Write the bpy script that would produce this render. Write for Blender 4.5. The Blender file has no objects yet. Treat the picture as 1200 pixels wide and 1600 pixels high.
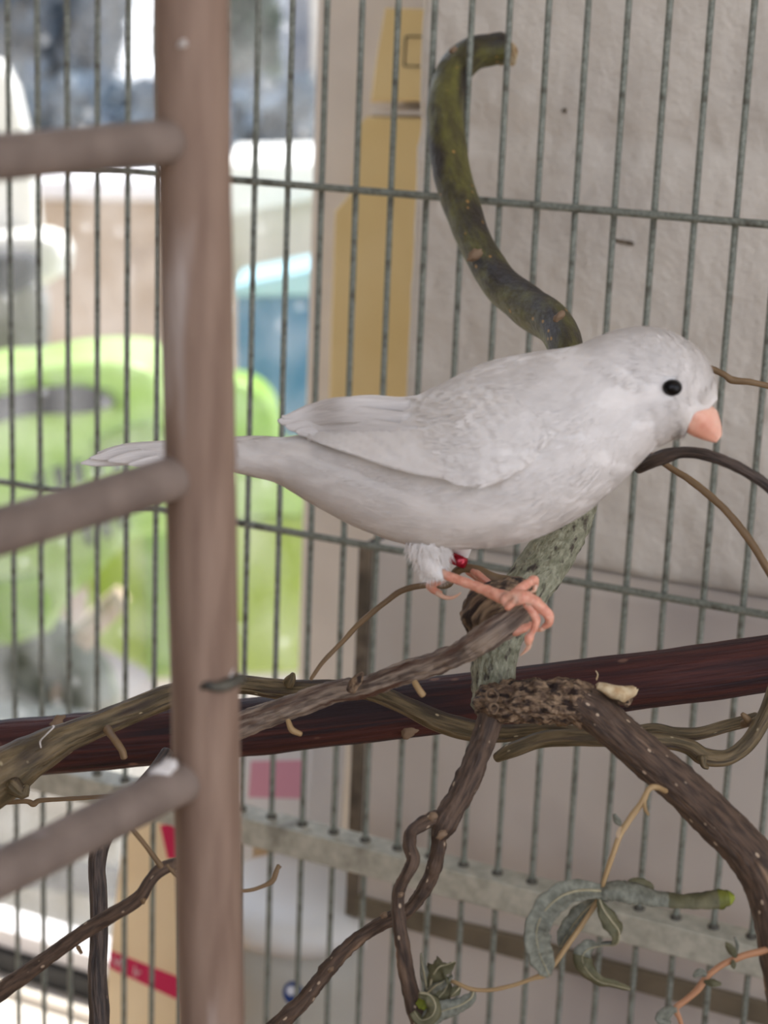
import bpy, bmesh, math, random
from mathutils import Vector, Matrix, noise
random.seed(7)
S = bpy.context.scene
COL = S.collection
# ------------------------------------------------------------------ camera
F = 2924.97
R = Matrix(((0.8929795, 0.4483862, 0.0392099), (0.1473172, -0.2088458, -0.9667891), (-0.4253060, 0.8690991, -0.2525500)))
RT = R.transposed()
CAM = Vector((0.3990, -0.5169, 0.0498))
cd = bpy.data.cameras.new('camera'); cam = bpy.data.objects.new('camera', cd); COL.objects.link(cam)
xa, ya, za = Vector(R[0]), -Vector(R[1]), -Vector(R[2])
cam.matrix_world = Matrix(((xa.x, ya.x, za.x, CAM.x), (xa.y, ya.y, za.y, CAM.y), (xa.z, ya.z, za.z, CAM.z), (0, 0, 0, 1)))
cd.sensor_fit = 'VERTICAL'; cd.sensor_height = 24.0; cd.sensor_width = 18.0
cd.lens = F / 1600 * 24.0
cd.clip_start = 0.01; cd.clip_end = 200
cd.dof.use_dof = True; cd.dof.focus_distance = 0.43
cd.dof.aperture_fstop = cd.lens / 3.7
S.camera = cam
# ------------------------------------------------------------------ light
S.view_settings.view_transform = 'Standard'; S.view_settings.look = 'None'
S.view_settings.gamma = 1; S.view_settings.use_curve_mapping = False
S.view_settings.exposure = 1.22
w = bpy.data.worlds.new('world'); S.world = w; w.use_nodes = True
nt = w.node_tree; nt.nodes.clear()
o_ = nt.nodes.new('ShaderNodeOutputWorld'); bg = nt.nodes.new('ShaderNodeBackground')
tc = nt.nodes.new('ShaderNodeTexCoord'); sp = nt.nodes.new('ShaderNodeSeparateXYZ'); cr = nt.nodes.new('ShaderNodeValToRGB')
nt.links.new(tc.outputs['Generated'], sp.inputs[0]); nt.links.new(sp.outputs['Z'], cr.inputs[0])
cr.color_ramp.elements[0].position = 0.0; cr.color_ramp.elements[0].color = (0.86, 0.87, 0.92, 1)
cr.color_ramp.elements[1].position = 0.8; cr.color_ramp.elements[1].color = (0.46, 0.58, 0.86, 1)
nt.links.new(cr.outputs[0], bg.inputs[0]); nt.links.new(bg.outputs[0], o_.inputs[0])
bg.inputs[1].default_value = 1.15
sd = bpy.data.lights.new('sun', 'SUN'); sun = bpy.data.objects.new('sun', sd); COL.objects.link(sun)
sd.energy = 4.2; sd.angle = 0.009; sd.color = (1.0, 0.93, 0.82)
sun.rotation_euler = Vector((-0.03, -0.42, -1.0)).to_track_quat('-Z', 'Y').to_euler()
sun.location = (3, 3, 4)

# ------------------------------------------------------------------ geometry helpers
def ray(px, py): return RT @ Vector(((px - 600) / F, (py - 800) / F, 1))
def pix(px, py, Z): return CAM + ray(px, py) * Z
def onY(px, py, Y):
    d = ray(px, py); return CAM + d * ((Y - CAM.y) / d.y)
def onX(px, py, X):
    d = ray(px, py); return CAM + d * ((X - CAM.x) / d.x)
VH = Vector((R[2][0], R[2][1], 0)).normalized()
def onP(px, py, D):
    d = ray(px, py); return CAM + d * (D / d.dot(VH))

def tag(o, label=None, cat=None, group=None, kind=None):
    if label: o['label'] = label
    if cat: o['category'] = cat
    if group: o['group'] = group
    if kind: o['kind'] = kind
    return o
def empty(name, loc, label, cat, group=None):
    o = bpy.data.objects.new(name, None); COL.objects.link(o); o.location = loc; o.empty_display_size = 0.01
    return tag(o, label, cat, group)
def obj(name, bm, mat, parent=None, smooth=True, sub=0, loc=None):
    me = bpy.data.meshes.new(name)
    bmesh.ops.recalc_face_normals(bm, faces=bm.faces)
    base = Vector(loc) if loc is not None else None
    if parent is not None:
        # parents are empties / meshes without rotation: keep child data in parent's local frame
        off = Vector((0, 0, 0)); p = parent
        while p: off += p.location; p = p.parent
    else:
        off = Vector((0, 0, 0))
    if base is None:
        if bm.verts:
            base = sum((v.co for v in bm.verts), Vector()) / len(bm.verts)
        else: base = Vector()
    bmesh.ops.translate(bm, verts=bm.verts, vec=-base)
    bm.to_mesh(me); bm.free()
    o = bpy.data.objects.new(name, me); COL.objects.link(o)
    if parent is not None: o.parent = parent
    o.location = base - off
    for m in (mat if isinstance(mat, (list, tuple)) else [mat]): me.materials.append(m)
    if smooth:
        for p in me.polygons: p.use_smooth = True
    if sub:
        md = o.modifiers.new('sub', 'SUBSURF'); md.levels = sub; md.render_levels = sub
    return o

def cr_interp(pts, n):
    """Catmull-Rom through tuples, n samples per segment"""
    P = [tuple(p) for p in pts]
    P = [tuple(2 * a - b for a, b in zip(P[0], P[1]))] + P + [tuple(2 * a - b for a, b in zip(P[-1], P[-2]))]
    out = []
    for i in range(1, len(P) - 2):
        for k in range(n):
            t = k / n; t2 = t * t; t3 = t2 * t
            out.append(tuple(0.5 * ((2 * b) + (c - a) * t + (2 * a - 5 * b + 4 * c - d) * t2 + (3 * b - a - 3 * c + d) * t3)
                             for a, b, c, d in zip(P[i - 1], P[i], P[i + 1], P[i + 2])))
    out.append(P[-2])
    return out

def tube(bm, centers, radii, seg=14, rough=0.0, rscale=300, cap=True, mat=0, seed=0, jag=0.0, fine=0.0):
    """sweep a ring along world-space centres; UV = (around * circumference, length) in metres"""
    uvl = bm.loops.layers.uv.verify()
    n = len(centers); rings = []; L = 0; Ls = []
    t0 = (centers[1] - centers[0]).normalized()
    up = Vector((0, 0, 1)) if abs(t0.z) < 0.8 else Vector((1, 0, 0))
    u = t0.cross(up).normalized()
    for i in range(n):
        t = (centers[min(i + 1, n - 1)] - centers[max(i - 1, 0)]).normalized()
        u = (u - t * u.dot(t)).normalized(); v = t.cross(u)
        if i: L += (centers[i] - centers[i - 1]).length
        Ls.append(L); ring = []
        for k in range(seg):
            a = 2 * math.pi * k / seg
            d = u * math.cos(a) + v * math.sin(a)
            r = max(radii[i], 1e-5)
            p = centers[i] + d * r
            if rough:
                q = p * rscale
                s = noise.noise(q + Vector((seed, 0, 0))) * rough + noise.noise(Vector((a * 1.3 + seed, L * 90, seed))) * rough * 0.7
                p = centers[i] + d * r * (1 + s)
                if fine: p += d * fine * (noise.fractal(p * 520, 1.0, 2.0, 3) + 0.8 * noise.noise(Vector((a * 5 + seed, L * 160, seed))))
            if jag and i in (0, n - 1):
                p += t * (random.uniform(-1, 1) * jag)
            ring.append(bm.verts.new(p))
        rings.append(ring)
    rm = sum(radii) / len(radii)
    for i in range(n - 1):
        for k in range(seg):
            k2 = (k + 1) % seg
            f = bm.faces.new((rings[i][k], rings[i][k2], rings[i + 1][k2], rings[i + 1][k])); f.material_index = mat
            cc = ((k, i), (k + 1, i), (k + 1, i + 1), (k, i + 1))
            for lp, (kk, ii) in zip(f.loops, cc): lp[uvl].uv = (kk / seg * 6.283 * rm, Ls[ii])
    if cap:
        for ring, c in ((rings[0], centers[0]), (rings[-1], centers[-1])):
            cv = bm.verts.new(c)
            for k in range(seg):
                f = bm.faces.new((ring[k], ring[(k + 1) % seg], cv)); f.material_index = mat
                for lp in f.loops: lp[uvl].uv = (lp.vert.co.x, lp.vert.co.z)
    return rings

def ptube(pts, n=6, seg=14, rough=0.06, seed=0, rscale=300, round_ends=True, jag=0.0, bm=None, mat=0, fine=0.0):
    """pts: (px, py, depth Z, radius px)"""
    b = bm or bmesh.new()
    s = cr_interp(pts, n)
    C_ = [pix(x, y, Z) for x, y, Z, r in s]; rr = [max(r, 0.5) * Z / F for x, y, Z, r in s]
    if round_ends:
        t = (C_[0] - C_[1]).normalized(); C_ = [C_[0] + t * rr[0] * 0.55, C_[0] + t * rr[0] * 0.35] + C_; rr = [rr[0] * 0.35, rr[0] * 0.8] + rr
        t = (C_[-1] - C_[-2]).normalized(); C_ += [C_[-1] + t * rr[-1] * 0.35, C_[-1] + t * rr[-1] * 0.55]; rr += [rr[-1] * 0.8, rr[-1] * 0.35]
    tube(b, C_, rr, seg, rough, rscale, True, mat, seed, jag, fine)
    return b

def box(bm, x0, x1, y0, y1, z0, z1, mat=0, bev=0.0):
    r = bmesh.ops.create_cube(bm, size=1.0)
    vs = r['verts']
    for v in vs:
        v.co = Vector(((x0 + x1) / 2 + v.co.x * (x1 - x0), (y0 + y1) / 2 + v.co.y * (y1 - y0), (z0 + z1) / 2 + v.co.z * (z1 - z0)))
    fs = set(f for v in vs for f in v.link_faces)
    for f in fs: f.material_index = mat
    if bev:
        es = list(set(e for v in vs for e in v.link_edges))
        bmesh.ops.bevel(bm, geom=es, offset=bev, segments=3, profile=0.7, affect='EDGES')
    return vs

def slab(poly, D, thick, bev=0.0, smoothn=0, bm=None, tilt=0.0):
    """solid prism: outline in pixels placed on an upright plane D metres away, with real thickness going back"""
    b = bm or bmesh.new()
    if smoothn:
        s = cr_interp(list(poly) + [poly[0]], smoothn)[:-1]
    else: s = poly
    fr = [b.verts.new(onP(x, y, D)) for x, y in s]
    bk = [b.verts.new(v.co + VH * thick) for v in fr]
    n = len(fr)
    faces = [b.faces.new(fr), b.faces.new(bk[::-1])]
    for i in range(n): faces.append(b.faces.new((fr[i], fr[(i + 1) % n], bk[(i + 1) % n], bk[i])))
    if bev:
        bmesh.ops.recalc_face_normals(b, faces=faces)
        es = [e for e in faces[0].edges]
        try: bmesh.ops.bevel(b, geom=es, offset=bev, segments=4, profile=0.6, affect='EDGES', clamp_overlap=True)
        except Exception: pass
    return b

# ------------------------------------------------------------------ materials
def srgb(r, g, b):
    f = lambda c: (c / 255 / 12.92) if c / 255 <= 0.04045 else ((c / 255 + 0.055) / 1.055) ** 2.4
    return (f(r), f(g), f(b), 1)
def mat(name, c1, c2=None, rough=0.6, scale=50, coord='Object', stretch=(1, 1, 1), bump=0.0, bscale=None, bdist=0.001,
        metal=0.0, spots=None, spot_scale=400, spot_size=0.12, spec=0.4, sss=0.0, sss_col=None, sheen=0.0, detail=6,
        c3=None, s3=30, t3=(0.5, 0.6), trans=0.0, contrast=(0.35, 0.65)):
    m = bpy.data.materials.new(name); m.use_nodes = True; t = m.node_tree; N = t.nodes; Lk = t.links
    p = N['Principled BSDF']; p.inputs['Roughness'].default_value = rough; p.inputs['Metallic'].default_value = metal
    p.inputs['Specular IOR Level'].default_value = spec
    tcn = N.new('ShaderNodeTexCoord'); mp = N.new('ShaderNodeMapping'); mp.inputs['Scale'].default_value = stretch
    Lk.new(tcn.outputs[coord], mp.inputs[0])
    out = None
    if c2 is not None:
        n1 = N.new('ShaderNodeTexNoise'); n1.inputs['Scale'].default_value = scale; n1.inputs['Detail'].default_value = detail
        Lk.new(mp.outputs[0], n1.inputs['Vector'])
        r = N.new('ShaderNodeValToRGB'); r.color_ramp.elements[0].position = contrast[0]; r.color_ramp.elements[1].position = contrast[1]
        r.color_ramp.elements[0].color = c1; r.color_ramp.elements[1].color = c2
        Lk.new(n1.outputs[0], r.inputs[0]); out = r.outputs[0]
    if c3 is not None:
        n3 = N.new('ShaderNodeTexNoise'); n3.inputs['Scale'].default_value = s3; n3.inputs['Detail'].default_value = 4
        Lk.new(mp.outputs[0], n3.inputs['Vector'])
        r3 = N.new('ShaderNodeValToRGB'); r3.color_ramp.elements[0].position = t3[0]; r3.color_ramp.elements[1].position = t3[1]
        Lk.new(n3.outputs[0], r3.inputs[0])
        mx = N.new('ShaderNodeMix'); mx.data_type = 'RGBA'; mx.inputs[7].default_value = c3
        Lk.new(r3.outputs[0], mx.inputs[0])
        if out: Lk.new(out, mx.inputs[6])
        else: mx.inputs[6].default_value = c1
        out = mx.outputs[2]
    if spots is not None:
        vo = N.new('ShaderNodeTexVoronoi'); vo.inputs['Scale'].default_value = spot_scale
        mp2 = N.new('ShaderNodeMapping'); mp2.inputs['Scale'].default_value = (1, 1, 0.5) if coord == 'Object' else (1, 0.6, 1)
        Lk.new(tcn.outputs[coord], mp2.inputs[0]); Lk.new(mp2.outputs[0], vo.inputs['Vector'])
        rs = N.new('ShaderNodeValToRGB'); rs.color_ramp.elements[0].position = spot_size; rs.color_ramp.elements[1].position = spot_size + 0.06
        rs.color_ramp.elements[0].color = (1, 1, 1, 1); rs.color_ramp.elements[1].color = (0, 0, 0, 1)
        Lk.new(vo.outputs['Distance'], rs.inputs[0])
        mx = N.new('ShaderNodeMix'); mx.data_type = 'RGBA'; mx.inputs[7].default_value = spots
        Lk.new(rs.outputs[0], mx.inputs[0])
        if out: Lk.new(out, mx.inputs[6])
        else: mx.inputs[6].default_value = c1
        out = mx.outputs[2]
    if out: Lk.new(out, p.inputs['Base Color'])
    else: p.inputs['Base Color'].default_value = c1
    if bump:
        nb = N.new('ShaderNodeTexNoise'); nb.inputs['Scale'].default_value = bscale or scale; nb.inputs['Detail'].default_value = 8
        Lk.new(mp.outputs[0], nb.inputs['Vector'])
        bp_ = N.new('ShaderNodeBump'); bp_.inputs['Strength'].default_value = bump; bp_.inputs['Distance'].default_value = bdist
        Lk.new(nb.outputs[0], bp_.inputs['Height']); Lk.new(bp_.outputs[0], p.inputs['Normal'])
    if sss:
        p.inputs['Subsurface Weight'].default_value = sss
        p.inputs['Subsurface Radius'].default_value = sss_col or (1, 0.7, 0.5)
        p.inputs['Subsurface Scale'].default_value = 0.002
    if sheen:
        p.inputs['Sheen Weight'].default_value = sheen; p.inputs['Sheen Roughness'].default_value = 0.5
    if trans:
        tr = N.new('ShaderNodeBsdfTranslucent'); ms = N.new('ShaderNodeMixShader'); ms.inputs[0].default_value = trans
        if out: Lk.new(out, tr.inputs[0])
        else: tr.inputs[0].default_value = c1
        Lk.new(p.outputs[0], ms.inputs[1]); Lk.new(tr.outputs[0], ms.inputs[2]); Lk.new(ms.outputs[0], N['Material Output'].inputs[0])
    return m

M = {}
M['wire'] = mat('wire', srgb(106, 109, 98), srgb(136, 139, 127), 0.6, 900, metal=0.2, bump=0.25, bscale=1400, bdist=0.0004, c3=srgb(86, 84, 72), s3=260, t3=(0.52, 0.68))
M['rail'] = mat('rail', srgb(158, 156, 140), srgb(186, 183, 166), 0.6, 260, metal=0.1, bump=0.3, bscale=900, bdist=0.0004, c3=srgb(110, 108, 96), s3=60, t3=(0.6, 0.8))
M['weld'] = mat('weld', srgb(62, 58, 50), srgb(84, 80, 70), 0.7, 900)
M['ladder'] = mat('ladder_wood', srgb(120, 96, 80), srgb(144, 120, 102), 0.75, 60, stretch=(5, 5, 0.6), bump=0.2, bscale=300, bdist=0.0003, c3=srgb(198, 186, 176), s3=22, t3=(0.62, 0.8))
M['rung'] = mat('rung_wood', srgb(104, 90, 80), srgb(136, 120, 108), 0.75, 70, bump=0.2, bscale=300, bdist=0.0003, c3=srgb(198, 188, 184), s3=40, t3=(0.6, 0.8))
M['dropping'] = mat('dropping', srgb(214, 208, 202), srgb(190, 182, 172), 0.8, 500)
M['nail'] = mat('nail', srgb(64, 62, 56), srgb(96, 92, 80), 0.5, 400, metal=0.5)
M['plum'] = mat('plum_bark', srgb(54, 27, 25), srgb(80, 42, 35), 0.6, 700, 'UV', (1, 0.05, 1), bump=0.8, bscale=900, bdist=0.0012, spots=srgb(120, 86, 70), spot_scale=150, spot_size=0.08, c3=srgb(40, 26, 28), s3=260, t3=(0.46, 0.6), spec=0.3)
M['green_bark'] = mat('green_bark', srgb(96, 92, 40), srgb(70, 64, 32), 0.5, 300, 'UV', (1, 0.35, 1), bump=0.6, bscale=900, bdist=0.001, c3=srgb(44, 36, 28), s3=75, t3=(0.46, 0.6), spots=srgb(156, 118, 62), spot_scale=260, spot_size=0.08, spec=0.5)
M['grey_green'] = mat('grey_green_bark', srgb(122, 122, 98), srgb(164, 162, 138), 0.75, 800, 'UV', (1, 0.5, 1), bump=1.0, bscale=900, bdist=0.0018, c3=srgb(74, 66, 56), s3=500, t3=(0.55, 0.66))
M['brown_bark'] = mat('brown_bark', srgb(88, 68, 52), srgb(152, 126, 98), 0.75, 900, 'UV', (1, 0.5, 1), bump=1.0, bscale=800, bdist=0.0025, c3=srgb(48, 34, 26), s3=700, t3=(0.5, 0.6), contrast=(.4, .6))
M['dark_bark'] = mat('dark_bark', srgb(62, 48, 38), srgb(96, 76, 60), 0.7, 1000, 'UV', (1, 0.16, 1), bump=0.7, bscale=1200, bdist=0.001, spots=srgb(178, 156, 130), spot_scale=420, spot_size=0.1, c3=srgb(146, 118, 92), s3=260, t3=(0.6, 0.72), contrast=(.4, .6))
M['grey_bark'] = mat('grey_bark', srgb(96, 82, 72), srgb(156, 138, 120), 0.75, 1100, 'UV', (1, 0.12, 1), bump=1.0, bscale=900, bdist=0.0018, c3=srgb(92, 62, 46), s3=300, t3=(0.5, 0.62), contrast=(.4, .6))
M['olive_bark'] = mat('olive_bark', srgb(78, 66, 42), srgb(118, 100, 70), 0.6, 900, 'UV', (1, 0.12, 1), bump=0.9, bscale=900, bdist=0.0013, spots=srgb(176, 160, 126), spot_scale=330, spot_size=0.06, c3=srgb(56, 42, 32), s3=300, t3=(0.5, 0.64), contrast=(.4, .6))
M['black_bark'] = mat('black_bark', srgb(50, 42, 38), srgb(90, 76, 66), 0.6, 900, 'UV', (1, 0.12, 1), bump=0.9, bscale=900, bdist=0.0013, spots=srgb(128, 104, 88), spot_scale=300, spot_size=0.07, contrast=(.4, .6))
M['wood_raw'] = mat('raw_wood', srgb(206, 188, 152), srgb(170, 140, 100), 0.8, 400, bump=0.5, bscale=700, bdist=0.0006)
M['twig'] = mat('twig_bark', srgb(150, 122, 82), srgb(176, 148, 106), 0.6, 300, 'UV', (1, 0.2, 1), bump=0.3, bdist=0.0003)
M['twig_dark'] = mat('twig_dark_bark', srgb(104, 82, 56), srgb(132, 106, 74), 0.6, 300, 'UV', (1, 0.2, 1), bump=0.3, bdist=0.0003)
M['twig_rust'] = mat('twig_rust_bark', srgb(160, 112, 78), srgb(182, 134, 96), 0.6, 300, 'UV', (1, 0.2, 1), bump=0.3, bdist=0.0003)
M['leaf'] = mat('dry_leaf', srgb(106, 106, 92), srgb(142, 142, 126), 0.65, 700, 'UV', bump=0.9, bscale=420, bdist=0.0008, trans=0.22, spec=0.3)
M['leaf_dark'] = mat('dark_leaf', srgb(84, 82, 56), srgb(112, 106, 76), 0.6, 260, 'UV', bump=0.8, bscale=420, bdist=0.0008, trans=0.2)
M['leaf_green'] = mat('green_leaf', srgb(126, 134, 40), srgb(168, 176, 62), 0.5, 300, 'UV', bump=0.5, bscale=420, bdist=0.0005, trans=0.4)
M['leaf_olive'] = mat('olive_leaf', srgb(92, 92, 40), srgb(124, 126, 50), 0.55, 300, 'UV', bump=0.6, bscale=420, bdist=0.0005, trans=0.3)
M['midrib'] = mat('midrib', srgb(158, 150, 120), srgb(140, 130, 100), 0.6, 400)
M['white_feather'] = mat('white_feather', srgb(222, 215, 207), srgb(230, 223, 215), 0.85, 200, bump=0.25, bscale=260, bdist=0.0006, stretch=(1, 1, 2.0), sheen=0.3, spec=0.15, sss=0.25, sss_col=(1, 0.85, 0.75))
M['flight'] = mat('flight_feather', srgb(214, 207, 200), srgb(230, 223, 216), 0.6, 800, 'UV', (3, 0.2, 1), bump=0.4, bscale=1600, bdist=0.0003, trans=0.12, spec=0.25)
M['down'] = mat('down_feather', srgb(224, 217, 209), srgb(232, 225, 217), 0.9, 300, trans=0.15, spec=0.1)
M['beak'] = mat('beak', srgb(226, 170, 146), srgb(238, 190, 166), 0.4, 300, sss=0.4, sss_col=(1, 0.5, 0.35), c3=srgb(214, 146, 120), s3=120, t3=(0.5, 0.7))
M['skin'] = mat('leg_skin', srgb(206, 140, 116), srgb(226, 168, 142), 0.45, 700, bump=0.5, bscale=1300, bdist=0.0003, sss=0.5, sss_col=(1, 0.4, 0.3))
M['claw'] = mat('claw', srgb(226, 184, 160), srgb(206, 158, 132), 0.35, 500, sss=0.5)
M['eye'] = mat('eye', srgb(8, 6, 6), rough=0.3, spec=0.25)
M['ring'] = mat('leg_ring', srgb(186, 20, 48), srgb(150, 10, 36), 0.2, 300, metal=0.5, spec=0.8)
M['plaster'] = mat('plaster', srgb(208, 199, 186), srgb(220, 211, 197), 0.9, 26, bump=0.6, bscale=130, bdist=0.003, c3=srgb(194, 185, 173), s3=11, t3=(0.45, 0.75))
M['panel'] = mat('panel', srgb(196, 186, 174), srgb(206, 196, 184), 0.7, 12, bump=0.3, bscale=60, bdist=0.002, c3=srgb(168, 158, 151), s3=9, t3=(0.5, 0.72))
M['strip'] = mat('strip', srgb(104, 94, 76), srgb(126, 114, 94), 0.7, 60, bump=0.3, bscale=200, bdist=0.0006)
M['grime'] = mat('grime', srgb(92, 82, 68), srgb(128, 114, 96), 0.85, 60, bump=0.5, bscale=120, bdist=0.001, c3=srgb(48, 42, 36), s3=50, t3=(0.5, 0.65))
M['frame'] = mat('frame_paint', srgb(222, 214, 204), srgb(230, 222, 212), 0.45, 40)
M['frame_pink'] = mat('frame_paint_warm', srgb(220, 206, 194), srgb(228, 214, 202), 0.5, 30)
M['cream'] = mat('cream_plastic', srgb(228, 202, 142), srgb(234, 210, 154), 0.45, 30)
M['gasket'] = mat('gasket', srgb(22, 22, 24), srgb(34, 34, 36), 0.5, 60)
M['table'] = mat('table_wood', srgb(150, 118, 84), srgb(176, 142, 104), 0.5, 9, stretch=(1, 8, 1))
M['floor'] = mat('floor_wood', srgb(150, 116, 84), srgb(172, 138, 104), 0.6, 4)
M['terrace'] = mat('terrace', srgb(168, 160, 148), srgb(190, 182, 168), 0.9, 5, bump=0.3)
M['tan'] = mat('tan_render', srgb(168, 150, 132), srgb(186, 168, 150), 0.9, 5, c3=srgb(132, 112, 96), s3=9, t3=(0.6, 0.72))
M['coping'] = mat('coping', srgb(214, 210, 212), srgb(226, 222, 222), 0.8, 20)
M['white_plastic'] = mat('white_plastic', srgb(220, 218, 210), srgb(228, 226, 218), 0.4, 10)
M['grey_plastic'] = mat('grey_plastic', srgb(124, 124, 120), srgb(140, 140, 134), 0.5, 10)
M['dark_plastic'] = mat('dark_plastic', srgb(52, 54, 58), srgb(66, 68, 72), 0.5, 10)
M['blue'] = mat('blue_plastic', srgb(54, 110, 152), srgb(66, 124, 166), 0.45, 12)
M['pale_blue'] = mat('pale_blue_plastic', srgb(140, 188, 204), srgb(158, 202, 214), 0.4, 12)
M['lime'] = mat('lime_plastic', srgb(150, 190, 72), srgb(164, 200, 88), 0.4, 8, trans=.45)
M['lime_yellow'] = mat('yellow_green_plastic', srgb(176, 196, 96), srgb(190, 206, 110), 0.45, 8, trans=.45)
M['pale_green'] = mat('pale_green_plastic', srgb(178, 206, 128), srgb(190, 214, 142), 0.4, 8, trans=.45)
M['dark_green'] = mat('dark_green_rubber', srgb(66, 76, 64), srgb(88, 96, 82), 0.7, 12)
M['foliage'] = mat('foliage', srgb(44, 62, 52), srgb(74, 96, 74), 0.6, 3, trans=0.2)
M['foliage_haze'] = mat('foliage_haze_blue', srgb(56, 72, 84), srgb(84, 104, 120), 0.6, 3, trans=0.2)  # bluish tint puts sky reflection and haze into the leaf colour
M['bark_far'] = mat('trunk_bark', srgb(80, 70, 60), srgb(100, 88, 76), 0.9, 10)
M['house'] = mat('house_wall', srgb(196, 200, 210), srgb(206, 210, 218), 0.8, 3)
M['house_dark'] = mat('house_shutter', srgb(92, 96, 104), srgb(108, 112, 120), 0.7, 3)
M['house_cream'] = mat('house_cream', srgb(214, 204, 186), srgb(222, 212, 196), 0.8, 3)
M['paper'] = mat('paper', srgb(232, 216, 190), srgb(238, 224, 200), 0.7, 30, trans=.75)
M['paper_white'] = mat('paper_white', srgb(232, 230, 228), srgb(238, 236, 234), 0.6, 30, trans=.55)
M['pink'] = mat('pink_print', srgb(214, 40, 92), rough=0.6)
M['soft_pink'] = mat('soft_pink_print', srgb(222, 160, 180), rough=0.6)
M['lettering'] = mat('lettering', srgb(238, 214, 216), rough=0.6)
M['tub'] = mat('tub_plastic', srgb(214, 210, 196), srgb(222, 218, 204), 0.4, 20, trans=.4)
M['blue_print'] = mat('blue_print', srgb(34, 62, 118), rough=0.5)
M['white_print'] = mat('white_print', srgb(220, 222, 226), rough=0.5)

# dusty window glass: thin, mostly clear
g = bpy.data.materials.new('window_glass'); g.use_nodes = True; t = g.node_tree; t.nodes.clear()
o2 = t.nodes.new('ShaderNodeOutputMaterial'); tr = t.nodes.new('ShaderNodeBsdfTransparent'); gl = t.nodes.new('ShaderNodeBsdfGlossy'); gl.inputs['Roughness'].default_value = 0.03
m1 = t.nodes.new('ShaderNodeMixShader'); m1.inputs[0].default_value = 0.05
df = t.nodes.new('ShaderNodeBsdfTranslucent'); df.inputs[0].default_value = (0.85, 0.85, 0.85, 1); m2 = t.nodes.new('ShaderNodeMixShader')
tcn = t.nodes.new('ShaderNodeTexCoord'); no = t.nodes.new('ShaderNodeTexNoise'); no.inputs['Scale'].default_value = 30; no.inputs['Detail'].default_value = 8
mr = t.nodes.new('ShaderNodeMapRange'); mr.inputs[1].default_value = 0.35; mr.inputs[2].default_value = 0.8; mr.inputs[3].default_value = 0.0; mr.inputs[4].default_value = 0.10
vo = t.nodes.new('ShaderNodeTexVoronoi'); vo.inputs['Scale'].default_value = 38
rs = t.nodes.new('ShaderNodeValToRGB'); rs.color_ramp.elements[0].position = 0.10; rs.color_ramp.elements[0].color = (0.08, 0.08, 0.08, 1); rs.color_ramp.elements[1].position = 0.15; rs.color_ramp.elements[1].color = (0, 0, 0, 1)
ad = t.nodes.new('ShaderNodeMath'); ad.operation = 'ADD'
Lk = t.links.new
Lk(tcn.outputs['Object'], no.inputs['Vector']); Lk(no.outputs[0], mr.inputs[0]); Lk(tcn.outputs['Object'], vo.inputs['Vector']); Lk(vo.outputs['Distance'], rs.inputs[0])
Lk(mr.outputs[0], ad.inputs[0]); Lk(rs.outputs[0], ad.inputs[1])
tr.inputs[0].default_value = (0.97, 0.98, 0.98, 1)
Lk(tr.outputs[0], m1.inputs[1]); Lk(gl.outputs[0], m1.inputs[2]); Lk(m1.outputs[0], m2.inputs[1]); Lk(df.outputs[0], m2.inputs[2]); Lk(ad.outputs[0], m2.inputs[0]); Lk(m2.outputs[0], o2.inputs[0])
M['glass'] = g

def struct(name, bm, m, parent=None, label=None, smooth=False):
    o = obj(name, bm, m, parent, smooth=smooth)
    if parent is None: tag(o, label, None, None, 'structure')
    return o

# ------------------------------------------------------------------ the setting
YW = 0.062                      # face of the plaster wall
YG = 0.19                       # plane of the window frame
xw = onY(656, 0, YW).x          # plaster edge
zl = onY(980, 905, YW).z        # ledge between plaster and the smooth panel below
# plaster wall : relief modelled, with a horizontal groove
bm = bmesh.new()
X0, X1, Z0, Z1 = xw, xw + 2.2, zl, 0.75
nx, nz = 200, 150
zg = onY(1000, 222, YW).z
grid = []
for j in range(nz + 1):
    # denser rows near the visible part
    z = Z0 + (Z1 - Z0) * (j / nz) ** 1.6
    row = []
    for i in range(nx + 1):
        x = X0 + (X1 - X0) * (i / nx) ** 2.2
        d = noise.fractal(Vector((x * 60, 0, z * 60)), 1.0, 2.0, 5) * 0.0010
        d += 0.0034 * math.exp(-((z - zg) / 0.0034) ** 2)
        e = (z - Z0) / 0.010
        if e < 1: d += 0.006 * (1 - math.sqrt(max(0, 1 - (1 - e) ** 2)))
        e = (x - X0) / 0.004
        if e < 1: d += 0.004 * (1 - math.sqrt(max(0, 1 - (1 - e) ** 2)))
        row.append(bm.verts.new((x, YW + d, z)))
    grid.append(row)
for j in range(nz):
    for i in range(nx): bm.faces.new((grid[j][i], grid[j][i + 1], grid[j + 1][i + 1], grid[j + 1][i]))
# give the wall its thickness
def strip_back(line, yb):
    bk = [bm.verts.new((v.co.x, yb, v.co.z)) for v in line]
    for a in range(len(line) - 1): bm.faces.new((line[a], line[a + 1], bk[a + 1], bk[a]))
    return bk
strip_back([r[0] for r in grid], 0.30); strip_back(grid[0], 0.30); strip_back(grid[-1], 0.30); strip_back([r[-1] for r in grid], 0.30)
box(bm, X0, X1, 0.298, 0.30, Z0, Z1)
wall = struct('wall_back', bm, M['plaster'], label='rough off-white plaster wall behind the right of the cage', smooth=True)
bm = bmesh.new()
for (a, b, rr) in (((962, 376), (990, 381), 2.6), ((880, 171), (884, 174), 2.6)):
    A, B = onY(*a, YW - 0.0006), onY(*b, YW - 0.0006)
    n = 6
    tube(bm, [A.lerp(B, k / n) for k in range(n + 1)], [rr * 0.62 / F * (0.9 + 0.9 * random.random()) for k in range(n + 1)], 8)
obj('wall_chip', bm, M['grime'], wall)
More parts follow.
